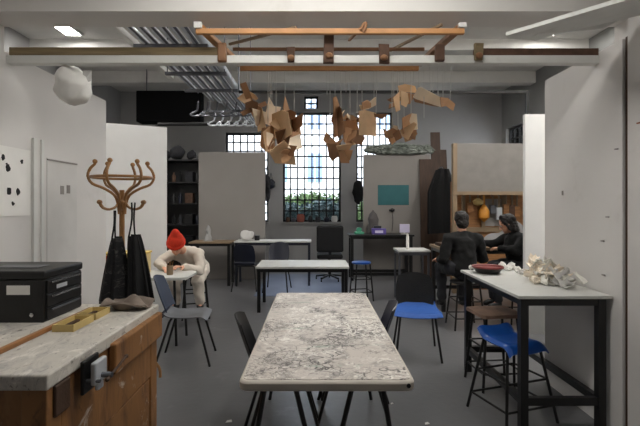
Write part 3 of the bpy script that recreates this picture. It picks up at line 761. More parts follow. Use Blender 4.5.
mobile('largest cardboard mobile of brown and tan sheets left of the window', [
    ([(262, 128), (273, 125), (275, 148), (268, 153), (260, 146)], 0, (.9, .2), CB2),
    ([(272, 114), (282, 110), (288, 112), (292, 134), (280, 142), (273, 136)], -.04, (-1.2, .4), CB1),
    ([(283, 108), (285, 96), (290, 112), (299, 120), (301, 134), (290, 138)], .04, (1.5, 0), CB2),
    ([(275, 132), (288, 128), (292, 146), (279, 150)], .02, (.8, 1.2), CB3),
    ([(290, 120), (303, 113), (302, 126), (294, 132)], -.06, (-1.8, .3), CB3),
    ([(290, 138), (300, 134), (302, 148), (296, 150), (288, 148)], -.05, (.9, -.6), CB4),
    ([(269, 152), (284, 140), (294, 151), (296, 165), (275, 163)], -.07, (.3, .8), CB1),
    ([(280, 144), (297, 146), (293, 156), (281, 156)], -.09, (-.7, .3), CB3),
    ([(263, 132), (270, 126), (271, 150), (266, 152)], -.09, (1.5, 0), CB1)], [(276, 0, -.02, 112), (285, 0, .04, 98), (294, 0, -.03, 118), (268, 0, 0, 128)], FY, 9)
mobile('tall spiky dark cardboard mobile in front of the window right edge', [
    ([(333, 98), (336, 96), (341, 110), (342, 134), (334, 138)], 0, (1.3, .5), CB2),
    ([(337, 104), (341, 108), (345, 132), (338, 138)], -.05, (-1.8, 0), CB3),
    ([(323, 140), (326, 132), (336, 142), (344, 138), (338, 146), (330, 148)], .04, (.6, 0), CB2),
    ([(327, 143), (337, 144), (339, 156), (332, 161), (329, 156)], -.06, (1.2, .5), CB3),
    ([(336, 146), (353, 143), (349, 150), (338, 150)], -.08, (.4, .8), CB1),
    ([(338, 150), (353, 150), (350, 160), (340, 160)], -.03, (-.6, .6), CB2)], [(335, 0, 0, 99), (341, 0, -.03, 109), (330, 0, .02, 140)], FY)
mobile('folded brown cardboard mobile between the spiky one and the flat tan sheet', [
    ([(342, 121), (356, 120), (359, 130), (350, 136), (348, 144), (344, 142)], 0, (.8, .3), CB2),
    ([(344, 124), (350, 140), (356, 144), (346, 147)], -.06, (-.8, 0), CB1),
    ([(352, 130), (360, 130), (365, 138), (361, 145), (350, 143)], -.04, (1.1, .3), CB3),
    ([(346, 118), (358, 117), (362, 122), (346, 124)], .06, (.3, 1.), CB3)], [(350, 0, 0, 120), (357, 0, .03, 119)], FY)
mobile('flat tan cardboard sheet with pale curled flap hanging by strings', [
    ([(359, 111), (365, 110), (376, 113), (376, 136), (359, 135)], 0, (1.2, .4), CB1),
    ([(359, 105), (366, 105), (374, 98), (376, 97), (376, 105), (368, 109), (361, 110)], -.03, (.8, .8), CB4),
    ([(358, 112), (368, 111), (376, 114), (388, 114), (382, 119), (368, 115)], .05, (.5, .6), CB3)], [(362, 0, 0, 107), (374, 0, 0, 100), (376, 0, .04, 114)], FY, 1)
mobile('arched tan cardboard mobile high on the right of the frame', [
    ([(398, 86), (405, 84), (415, 86), (417, 93), (406, 92), (400, 97)], 0, (.6, .6), CB1),
    ([(393, 98), (399, 92), (400, 110), (396, 112)], -.05, (1., 0), CB1),
    ([(387, 100), (396, 95), (404, 97), (400, 101), (391, 102)], .03, (.3, .6), CB3),
    ([(400, 97), (408, 93), (415, 95), (410, 104), (402, 103)], .06, (-.7, .4), CB2)], [(400, 0, 0, 88), (406, 0, 0, 86), (394, 0, -.03, 100), (413, 0, .03, 88)], FY, 2)
mobile('pale slanted cardboard strip with brown tip at far right of frame', [
    ([(418, 88), (421, 87), (440, 97), (441, 107), (416, 99), (413, 97)], 0, (.7, 1.2), CB4),
    ([(440, 97), (448, 98), (455, 104), (453, 111), (446, 106), (441, 107)], .04, (.9, .4), CB2),
    ([(413, 98), (428, 103), (440, 107), (432, 106), (415, 102)], .08, (.6, .5), CB3)], [(419, 0, .0, 89), (438, 0, 0, 96), (450, 0, .04, 100), (430, 0, 0, 93)], FY, 0)
mobile('dark tangled cardboard mobile below the arched one', [
    ([(402, 118), (412, 113), (416, 120), (412, 132), (403, 134)], 0, (.9, .3), CB2),
    ([(400, 130), (414, 122), (417, 124), (408, 140), (402, 136)], -.06, (-.8, .5), CB1),
    ([(411, 122), (417, 128), (415, 140), (409, 137)], .03, (1.2, 0), CB3),
    ([(384, 132), (393, 128), (400, 132), (396, 137), (388, 138)], -.03, (.7, .6), CB2),
    ([(383, 128), (387, 132), (390, 140), (385, 137)], .04, (1., 0), CB3),
    ([(393, 134), (399, 129), (402, 138), (396, 141)], -.07, (-1., .4), CB3)], [(404, 0, 0, 118), (411, 0, .0, 115), (392, 0, 0, 130), (398, 0, -.02, 131)], FY)
for i, (px, yb) in enumerate(((232, 92), (273, 80), (327, 95), (346, 92), (378, 90), (424, 118), (433, 92), (443, 104), (445, 84))):
    pb = at(px, yb, FY); MB().cyl(pb, (pb.x, FY, 2.575), .0024, n=6).build('loose_string', STRING, hf, world=True)

# ================================================================== SILVER TUBE RACK
rk = thing('tube_rack', 'suspended rack of dull silver tubes running back under hall ceiling', 'rack', (-1.2, 5, 2.9))
xs = [-1.46, -1.375, -1.29, -1.205, -1.12, -1.035, -.95]
ends = [5.2, 5.6, 5.8, 6.6, 7.2, 7.6, 7.8]
for x_, e in zip(xs, ends):
    MB().cyl((x_, 3.02, 2.9), (x_, e, 2.9), .026 if x_ < -1 else .04, n=12).build('tube', STEEL, rk, world=True, smooth=True)
for x_, e in zip([v + .042 for v in xs[:-1]], [5.2, 5.6, 6.4, 7.0, 7.5, 7.7]):
    MB().cyl((x_, 3.02, 2.86), (x_, e, 2.86), .011, n=8).build('thin_tube', STEELD, rk, world=True, smooth=True)
for y_ in (3.6, 4.35, 5.0, 6.1): MB().bb((-1.52, y_ - .02, 2.815), (-.9, y_ + .02, 2.845)).build('cross_rail', STEELD, rk, world=True)
for x_ in (-1.5, -.92):
    for y_ in (4.35, 6.1): MB().cyl((x_, y_, 2.83), (x_, y_, 4.4), .006, n=6).build('hanger_rod', STEELD, rk, world=True)
for i in range(11):
    x_ = -1.50 + .062 * i; y_ = 5.5 + .22 * ((i * 3) % 6)
    MB().tube([(x_, y_, 2.82), (x_ - .03, y_ + .05, 2.72), (x_ - .1, y_, 2.66), (x_ - .02, y_ - .08, 2.62), (x_ + .08, y_, 2.66), (x_ + .03, y_ + .12, 2.72)], .012, 6).build('bent_hook', STEEL if i % 2 else STEELD, rk, world=True, smooth=True)
fr = MB().bb((-1.98, 3.0, 2.93), (-1.8, 4.0, 2.97)); 
tag(MB().bb((-1.60, 3.02, 2.88), (-1.55, 4.7, 2.93)).build('flat_rail', BEAMW), 'pale flat rail running alongside the silver tube rack', 'rail')

# black duct box, rails
db = thing('duct_box', 'black box hung high on hall left behind silver tubes', 'box', at(170, 92, 9.2))
MB().bb((-.68, -.12, -.66), (.68, .2, 0)).build('casing', mat('matte black board', (8, 8, 9), .95, spec=.1), db, bevel=.01)
for x_ in (-.5, .5): MB().cyl((x_, 0, 0), (x_, 0, HZ - db.location.z), .012, n=8).build('hanger_rod', STEELD, db)
tag(MB().cyl(at(158, 124, 8.0), at(246, 124, 8.0), .035).build('ceiling_rail', BLACKM), 'black horizontal rail below black box in left hall', 'rail')
cr = thing('curtain_rail', 'thin black rail frame crossing above right panels', 'rail', (0, 5.06, 0))
MB().bar((-.9, 0, 2.83), (2.52, 0, 2.83), .03).build('rail', BLACKM, cr)
MB().bar((2.505, 0, 0), (2.505, 0, 2.83), .03).build('post', BLACKM, cr)
MB().cyl((-.9, 0, 2.83), (-.9, 0, 4.4), .01).build('hanger_rod', STEELD, cr)

# ================================================================== BACK: shelves, leaning timber, odds and ends
sh = thing('shelf_unit', 'tall black shelf unit beside left partition panel', 'shelf', (-2.88, 9.2, 0))
for x_ in (-.48, .46): MB().bb((x_, -.2, 0), (x_ + .03, .25, 2.45)).build('side_panel', BLACKP, sh)
MB().bb((-.45, .22, 0), (.46, .25, 2.45)).build('back_panel', BLACKP, sh)
for z in (.1, .6, 1.05, 1.5, 1.95, 2.42): MB().bb((-.45, -.2, z), (.46, .22, z + .03)).build('shelf', BLACKP, sh)
items = [(-.36, .13, 'box'), (-.12, .2, 'bottle'), (.02, .22, 'bottle'), (.22, .16, 'box'), (.38, .2, 'bottle')]
k = 0
for zi, z in enumerate((.13, .63, 1.08, 1.53, 1.98)):
    for j, (x_, h, kd) in enumerate(items):
        if random.random() < .15: continue
        mm = [BLACKF, DGREYF, BLACKP, NAVY, CLIP][(zi * 2 + j) % 5]
        X, Y = -2.88 + x_, 9.1
        g = 'dark boxes on the black shelf unit' if kd == 'box' else 'dark bottles on the black shelf unit'
        if kd == 'box': o = MB().bb((X - .08, Y - .08, z + .001), (X + .08, Y + .1, z + h + .05)).build('storage_box', mm, bevel=.004); tag(o, 'dark box sitting on the tall black shelf unit', 'box', g)
        else: o = MB().lathe([(.04, 0), (.042, h * .65), (.018, h * .8), (.018, h)], (X, Y, z + .001), 12).build('bottle', mm, smooth=True); tag(o, 'dark bottle standing on the tall black shelf unit', 'bottle', g)
for i, (x_, h) in enumerate(((-.3, .22), (-.05, .3), (.25, .2))):
    tag(MB().sph((-2.88 + x_, 9.1, 2.451 + h / 2), h / 2, 2, (1.1, .8, 1)).crumple(.04, 8, i * 3.).build('bundle', DGREYF, smooth=True), 'dark bundle heaped on top of the black shelf unit', 'bundle', 'dark bundles on the black shelf unit')
# leaning timbers & hanging coat near right
for i, (x0, x1, lab, m, h) in enumerate(((2.30, 2.32, 'dark plank leaning beside the right partition panel, farthest left', OAKD, 2.45), (2.56, 2.58, 'dark tall plank leaning left of the pale alcove panel', OAKD, 3.05), (2.73, 2.75, 'narrow brown plank leaning against the alcove post', OAKD, 2.7), (2.46, 2.50, 'thin dark plank between the two leaning tall planks', BLACKP, 2.35))):
    tag(MB().bar((x0, 8.72 + .1 * i * (i > 0), .002), (x1, (8.985, 9.2, 9.4, 9.55)[i], h), .26 - .06 * (i % 2), .03).build('plank', m, bevel=.003), lab, 'plank')
cb = thing('hanging_coat', 'black coat hanging among the leaning planks', 'coat', (2.50, 8.35, 2.2))
MB().grid(lambda u, v: ((u - .5) * (.24 + .34 * min(1, v * 3)), -.05 * math.sin(u * PI) + .03 * math.sin(u * 15), -.05 * abs(u - .5) - v * 1.25), 20, 14, .05).build('coat', BLACKF, cb, smooth=True)
MB().tube([(0, 0, -.02), (0, .1, .04), (0, .35, .0), (0, .6, -.1)], .01, 6).build('hanger', STEELD, cb)
# things hanging beside partition edges
for nm, lab, p, s_, m in (('hanging_bag', 'dark bag hanging at the edge of left partition panel', at(267, 188, 8.9), (.07, .05, .30), DGREYF), ('hanging_bag', 'small bluish bag hanging above dark bag beside left partition', at(271, 184, 10.9), (.10, .06, .13), NAVY),
                           ('hanging_bag', 'black bag hanging at the edge of right partition panel', at(358, 192, 10.9), (.14, .06, .32), BLACKF)):
    o = thing(nm, lab, 'bag', p)
    MB().sph((0, 0, 0), 1, 3, s_).crumple(.035, 11, p.x).build('bag', m, o, smooth=True)
    MB().tube([(-.03, 0, s_[2] * .9), (0, .0, s_[2] + .16), (.03, 0, s_[2] * .9)], .008, 6).build('strap', m, o)
# teal sheet, hook, black table items
tag(MB().bb((at(378, 185, 9.0).x, 9.012, at(0, 205, 9.0).z), (at(409, 185, 9.0).x, 9.021, at(0, 185, 9.0).z)).build('pinned_sheet', TEAL), 'teal sheet pinned on the right partition panel', 'sheet')
hk = thing('wall_hook', 'dark hook and cable under the teal sheet', 'hook', at(392, 210, 8.98))
MB().sph((0, 0, 0), .045, 2, (1.4, .6, .8)).crumple(.02, 20).build('hook', BLACKM, hk, smooth=True)
MB().tube([(0, 0, -.02), (.02, -.0, -.2), (0, 0, -.45)], .006, 6).build('cable', BLACKP, hk)
zt = .9055
o = thing('tape_dispenser', 'green plastic holder on the left end of black table', 'holder', (.88, 8.6, zt))
MB().bb((-.09, -.06, 0), (.1, .06, .05)).build('base', GREENP, o, bevel=.01); MB().cyl((-.0, -.03, .08), (0, .03, .08), .055, n=16).build('reel', GREENP, o)
o = thing('carved_bust', 'dark grey pointed figure on black table behind purple box', 'sculpture', (1.19, 8.75, zt))
MB().lathe([(.13, 0), (.14, .1), (.10, .2), (.11, .3), (.07, .4), (.01, .48)], n=14).crumple(.03, 9).build('figure', mat('grey clay', (84, 80, 80), .9), o, smooth=True)
o = thing('craft_box', 'purple box of tools on the black table', 'box', (1.27, 8.55, zt))
MB().bb((-.14, -.07, 0), (.14, .05, .12)).build('box', PURP, o, bevel=.008); MB().bb((-.1, -.05, .12), (.05, .03, .17)).build('handle', NAVY, o, bevel=.008)
MB().bb((-.08, -.073, .03), (.08, -.0705, .08)).build('box_panel', LILAC, o)
o = thing('desk_screen', 'small lilac white screen on right end of black table', 'screen', (1.80, 8.6, zt))
MB().bb((-.1, -.015, .03), (.1, .015, .2)).build('screen', LILAC, o, bevel=.006); MB().bb((-.07, -.05, 0), (.07, .05, .012)).bb((-.015, .0, .012), (.015, .015, .05)).build('stand', PAPERG, o)
# items on left back tables
o = thing('spray_bottle', 'grey plaster figurine on the beige table', 'figurine', (-2.02, 8.1, .8105))
MB().lathe([(.06, 0), (.065, .06), (.035, .14), (.05, .2), (.03, .26), (.005, .3)], n=14).crumple(.015, 14).build('figure', PLASTER, o, smooth=True)
MB().bb((-.08, -.07, -.0003), (.08, .07, .012)).build('base', BOARD, o)
o = thing('plaster_lump', 'white plaster lump on the long bluish table', 'plaster', (-1.28, 8.05, .8255))
MB().sph((0, 0, .09), .11, 3, (1.2, .8, .85)).crumple(.04, 9, 2.).build('lump', PAPERG, o, smooth=True)
o = thing('paint_tin', 'small dark tin beside white plaster lump', 'tin', (-1.09, 8.05, .8255)); MB().cyl((0, 0, 0), (0, 0, .09), .05).build('tin', BLACKM, o); MB().cyl((0, 0, .09), (0, 0, .097), .053).build('lid', STEELD, o)
# window sill objects
sill = [('jar', -.70, .05, .12, CLIP, 'small dark brown jar at the left end of window sill', 'jar'), ('terracotta_pot', -.37, .10, .20, mat('terracotta', (150, 84, 70), .8), 'reddish pot in the middle left of window sill', 'pot'),
        ('paint_tin', -.55, .06, .1, STEELD, 'grey tin between dark jar and reddish pot', 'tin'), ('jar', -.12, .06, .14, BLACKP, 'black jar right of the reddish pot on sill', 'jar'), ('jar', .08, .07, .13, DGREYF, 'charcoal jar in the middle of window sill', 'jar'),
        ('paint_tin', .30, .07, .12, NAVY, 'navy tin on right half of window sill', 'tin'), ('jar', .5, .08, .16, PAPERG, 'pale pot at right end of window sill', 'jar')]
for nm, x_, r_, h_, m, lab, cat in sill:
    o = thing(nm, lab, cat, (x_, 10.99, 1.0502))
    MB().lathe([(r_ * .8, 0), (r_, h_ * .3), (r_, h_ * .8), (r_ * .7, h_)], n=14).build('vessel', m, o, smooth=True)
    MB().lathe([(r_ * .74, h_), (r_ * .74, h_ + .015)], n=14).build('rim', BLACKP, o)
# polythene on top of right partition
pp = MB().sph((0, 0, 0), 1, 5).crumple(.16, 3.1, 4.)
for v in pp.bm.verts: v.co = Vector((v.co.x * .72 + 1.78, v.co.y * .14 + 9.05, 2.551 + max(-.0, .105 + v.co.z * .13)))
pp.crumple(.045, 11, 2.).crumple(.022, 31, 6.)
for v in pp.bm.verts: v.co.z = max(v.co.z, 2.551)
tag(pp.build('plastic_sheet', PLASTICF), 'crumpled grey green polythene lying on top of right partition panel', 'plastic sheet')

tag(MB().bb((-1.0, 7.0, .0005), (.5, 9.2, .005)).build('floor_glow_patch', mat('blue grey window light', (104, 116, 142), .35, var=.12, scale=2)), 'blue grey window light painted on floor behind the small middle table', 'light patch')  # thin coloured sheet standing in for window light on the bare floor
for px, py, w_, lab in ((229, 422, .022, 'white paper scrap on floor left of the folding table'), (427, 424, .016, 'white paper scrap on floor right of the folding table'), (392, 404, .010, 'tiny pale scrap on floor under the corner of folding table')):
    Y = CH * F / (py - VY); c = at(px, py, Y)
    tag(MB().plate([(c.x - w_, c.y - w_ * .7, .003), (c.x + w_, c.y - w_ * .4, .006), (c.x + w_ * .6, c.y + w_, .004), (c.x - w_ * .7, c.y + w_ * .6, .003)], .004).build('paper_scrap', PAPER), lab, 'scrap')
# hanging tools in the alcove
TL = [(470, 193, 212, OAK), (478, 193, 206, YWOOD), (484, 193, 222, mat('orange tool wood', (212, 142, 50), .5)), (493, 196, 214, STEELD), (499, 195, 220, STEEL), (506, 194, 214, OAK), (512, 194, 216, CLIP), (517, 195, 218, OAK)]
tl_lab = ['brown saw hanging leftmost in the alcove', 'yellow wooden tool hanging beside the leftmost saw', 'orange paddle shaped tool hanging in the alcove', 'dark steel tool right of orange paddle', 'bright steel square hanging in middle of alcove', 'brown mallet hanging right of the steel square', 'dark brown mallet hanging near white panel', 'brown tool hanging closest to the white panel']
for i, ((px, y0, y1, m), lab) in enumerate(zip(TL, tl_lab)):
    p = at(px, y0, 7.45); q = at(px, y1, 7.45)
    o = thing('hanging_tool', lab, 'tool', p)
    hgt = p.z - q.z
    MB().bb((-.015, -.012, -hgt * .5), (.015, .012, 0)).build('handle', LWOOD if i != 2 else m, o, bevel=.004)
    if i in (2, 1): MB().lathe([(.005, -hgt), (.085, -hgt * .85), (.09, -hgt * .62), (.03, -hgt * .42), (.005, -hgt * .4)], n=16).build('blade', m, o, smooth=True)
    else: MB().bb((-.05, -.02, -hgt), (.05, .02, -hgt * .5)).build('head', m, o, bevel=.008)
    MB().cyl((0, 0, -.01), (0, .12, .01), .006, n=6).build('peg', STEELD, o)
# pile of grey cloth / boards in alcove
o = tag(MB().grid(lambda u, v: (2.55 + .95 * u, 6.4 + .1 * v, .905 + .34 * v * (1 - abs(u - .55) * 1.5) + .03 * math.sin(u * 17)), 24, 8, .03).build('dust_sheet', mat('grey dust sheet', (120, 118, 118), .9), smooth=True), 'grey dust sheet heaped on bench between two seated people', 'cloth')
tag(MB().bb((2.45, 6.06, .9005), (2.95, 6.2, .935)).build('wood_board', OAKR, bevel=.003), 'reddish board lying on bench before person in black', 'board')
tag(MB().bb((1.78, 6.1, .9005), (2.05, 6.35, .945)).build('wood_board', OAKD, bevel=.003), 'dark brown board lying on the left end of bench', 'board')

# ================================================================== ITEMS ON RIGHT WORKTABLE
TZ = .9055
bo = thing('bowl', 'dark red shallow bowl at far end of the white worktable', 'bowl', (1.50, 3.72, TZ))
MB().lathe([(.06, 0), (.10, .012), (.125, .05), (.13, .055), (.122, .055), (.095, .02), (.0, .014)], n=28).build('bowl', BLACKM, bo, smooth=True)
MB().lathe([(.117, .047), (.118, .056), (.129, .062), (.133, .056), (.131, .048)], n=28).build('rim', REDB, bo, smooth=True)
MB().lathe([(.0, .03), (.108, .04), (.0, .046)], n=20).build('contents', REDB, bo, smooth=True)
def on_table(px, py):
    Y = (CH - TZ) * F / (py - VY); return Vector(((px - VX) / F * Y, Y, TZ))
def lump(c, r, sc_, m, seed, name, label, cat, group=None, amp=.5):
    b = MB().sph((0, 0, 0), r, 3, sc_).crumple(r * amp, 1.1 / r, seed).crumple(r * .25, 3 / r, seed + 5)
    zmin = min(v.co.z for v in b.bm.verts)
    for v in b.bm.verts: v.co.z -= zmin
    o = b.build(name, m); o.location = c
    return tag(o, label, cat, group)
for i, (px, py, r) in enumerate(((503, 270, .03), (508, 271, .025), (512, 270, .03), (517, 273, .028), (522, 275, .022), (464, 267, .022))):
    if i == 5: lump(on_table(px + 7, py + 3), r, (1, 1, .8), CREAMP, 90., 'crumpled_tissue', 'small crumpled white tissue left of the red bowl', 'tissue'); continue
    lump(on_table(px, py), r, (1, 1, 1.0), PAPER, 20. + i * 7, 'crumpled_tissue', 'crumpled white tissue between the red bowl and cream shards', 'tissue', 'white tissues beside the red bowl', .7)
def shard(c, size, m, seed, label, group):
    rnd = random.Random(seed); b = MB()
    a0 = rnd.uniform(0, PI); tilt = rnd.uniform(-.9, .9); tl2_ = rnd.uniform(-.7, .7)
    w = size * rnd.uniform(.6, 1.1); l = size * rnd.uniform(.9, 1.5); cv = rnd.uniform(.3, 1.0)
    E = Euler((tilt, tl2_, a0)).to_matrix()
    b.grid(lambda u, v: E @ Vector(((u - .5) * w * (1 - .4 * v), (v - .5) * l, cv * l * .4 * ((u - .5) ** 2 * 3 + (v - .5) ** 2) + .1 * size * math.sin(u * 6 + seed) * math.sin(v * 5))), 8, 8, .004)
    zmin = min(v.co.z for v in b.bm.verts)
    for v in b.bm.verts: v.co.z -= zmin
    o = b.build('paper_shard', m, smooth=True); o.location = c
    return tag(o, label, 'shard', group)
k = 0
for i in range(44):
    px = random.uniform(528, 572); py = random.uniform(273, 285)
    c = on_table(px, py); c.x = min(c.x, 1.87); c.z += .0 if i < 14 else random.uniform(.0, .09)
    shard(c, random.uniform(.06, .105), [CREAM, CREAM, CREAMP][i % 3], 100 + i, 'curled cream paper shard heaped on the white worktable', 'cream shards heaped on the worktable')
for i in range(20):
    c = Vector((random.uniform(1.74, 1.86), random.uniform(2.98, 3.36), TZ + random.uniform(0, .05)))
    shard(c, random.uniform(.06, .10), [PAPERG, CREAMP][i % 2], 200 + i, 'pale translucent shard beside the cream heap near right wall', 'pale shards near the right wall')
for i, (px, py, r) in enumerate(((536, 284, .03), (551, 284, .034), (548, 279, .04), (557, 281, .032), (541, 277, .034))):
    lump(on_table(px, py), r, (1.2, .8, .8), CREAM, 50. + i * 3, 'plaster_lump', 'cream plaster lump within the heap of shards', 'plaster', 'cream plaster lumps in the heap', .6)

# ================================================================== OUTSIDE
tag(MB().bb((-14, HY + .3, -.5), (16, 40, -.1)).build('outside_ground', GRASS), 'pale ground outside beyond the windows', 'ground')
bd = thing('building', 'pale building with blue windows outside the tall window', 'building', (0, 21, -.1))
MB().bb((-12, 0, 0), (14, 6, 12)).build('facade', RENDER, bd)
for ix in range(-6, 8):
    for iz in range(4):
        f_ = MB().bb((ix * 1.7 - .35, -.06, 2.7 + iz * 2.6), (ix * 1.7 + .35, .0, 4.1 + iz * 2.6)).build('window', GLASSB, bd)
        MB().bb((ix * 1.7 - .03, -.09, 2.7 + iz * 2.6), (ix * 1.7 + .03, -.06, 4.1 + iz * 2.6)).build('mullion', RENDER, f_)
def shrub(label, x, y, w, d, h, m, n, seed):
    rnd = random.Random(seed); o = thing('shrub', label, 'shrub', (x, y, -.1)); b = MB()
    for i in range(n):
        u = rnd.uniform(-1, 1); z = rnd.uniform(.05, 1) ** .8; dd = rnd.uniform(-1, 1)
        c = Vector((u * w / 2, dd * d / 2, z * h * (1 - .2 * abs(u) * rnd.random())))
        s = rnd.uniform(.07, .15); E = Euler((rnd.uniform(-1.2, 1.2), rnd.uniform(-1.2, 1.2), rnd.uniform(0, 6)))
        M = E.to_matrix()
        vs = [b.bm.verts.new(c + M @ Vector(p) * s) for p in ((-.5, 0, 0), (0, -.35, .06), (.8, 0, 0), (0, .35, .06))]
        b.bm.faces.new(vs)
    q = bmesh.ops.create_icosphere(b.bm, subdivisions=4, radius=1)
    for v in q['verts']:
        v.co = Vector((v.co.x * w * .5, v.co.y * d * .45, h * .48 + v.co.z * h * .47)) + noise.noise_vector(v.co * 6) * .1
    b.build('foliage', m, o)
    MB().tube([(0, 0, 0), (.05, 0, h * .4), (0, .05, h * .8)], .04, 8).build('stem', OAKD, o)
shrub('bright green hedge outside lower part of the tall window', -.1, 13.3, 2.4, .6, 2.0, LEAF, 2600, 1)
shrub('dark ivy bush close outside the tall window', .35, 12.3, 1.3, .5, 1.75, LEAFD, 1500, 2)
shrub('dark ivy bush outside the tall window left corner', -.75, 12.4, .9, .5, 1.65, LEAFD, 1200, 3)
shrub('green hedge outside the window right of the tall one', 2.2, 13.3, 2., .6, 2.1, LEAF, 1400, 4)
shrub('green hedge outside the window left of the tall one', -2.6, 13.3, 2., .6, 2.1, LEAF, 1400, 5)

# ================================================================== PEOPLE
def capsule(bm, p0, r0, p1, r1):
    t = bmesh.new(); p0 = Vector(p0); p1 = Vector(p1)
    for p, r in ((p0, r0), (p1, r1)):
        q = bmesh.ops.create_icosphere(t, subdivisions=2, radius=r)
        for v in q['verts']: v.co += p
    h = bmesh.ops.convex_hull(t, input=t.verts[:])
    bmesh.ops.delete(t, geom=[g for g in h['geom_interior'] + h['geom_unused'] if isinstance(g, bmesh.types.BMVert)], context='VERTS')
    me = bpy.data.meshes.new('tmp'); t.to_mesh(me); t.free(); bm.from_mesh(me); bpy.data.meshes.remove(me)
def ell(bm, c, rad, R=None):
    q = bmesh.ops.create_icosphere(bm, subdivisions=3, radius=1)
    M = Matrix.Translation(c) @ (R.to_4x4() if R else Matrix.Identity(4)) @ Matrix.Diagonal(tuple(rad) + (1,))
    for v in q['verts']: v.co = M @ v.co
def fuse(name, fill, voxel, m, parent, smooth=4, post=None):
    bm = bmesh.new(); fill(bm)
    Mi = parent.matrix_basis.inverted()
    for v in bm.verts: v.co = Mi @ v.co
    me = bpy.data.meshes.new(name); bm.to_mesh(me); bm.free()
    o = bpy.data.objects.new(name, me); COL.objects.link(o)
    r = o.modifiers.new('r', 'REMESH'); r.mode = 'VOXEL'; r.voxel_size = voxel; r.use_smooth_shade = True
    s = o.modifiers.new('s', 'SMOOTH'); s.iterations = smooth; s.factor = .5
    dg = bpy.context.evaluated_depsgraph_get()
    me2 = bpy.data.meshes.new_from_object(o.evaluated_get(dg)); me2.name = name
    o.modifiers.clear(); o.data = me2; bpy.data.meshes.remove(me)
    for p in me2.polygons: p.use_smooth = True
    if post:
        for v in me2.vertices: v.co = post(v.co)
    me2.materials.clear(); me2.materials.append(m); o.parent = parent
    return o
def hand(bm, w, d, n):
    d = d.normalized(); n = (n - d * n.dot(d)).normalized(); s = d.cross(n)
    for k in range(4):
        off = s * (.027 - .018 * k); kn = w + d * .085 + off - n * .004
        capsule(bm, w + off * .6, .015, kn, .0115)
        L = (.068, .078, .073, .056)[k]
        m1 = kn + (d * .9 + n * .35).normalized() * L * .55; m2 = m1 + (d * .55 + n * .8).normalized() * L * .45
        capsule(bm, kn, .0105, m1, .0095); capsule(bm, m1, .0095, m2, .0078)
    t0 = w + d * .03 + s * .03; t1 = t0 + (d * .6 + s * .65 + n * .3).normalized() * .045; t2 = t1 + (d * .8 + s * .2 + n * .4).normalized() * .035
    capsule(bm, w + d * .01 + s * .01, .016, t0, .014); capsule(bm, t0, .0135, t1, .011); capsule(bm, t1, .011, t2, .009)
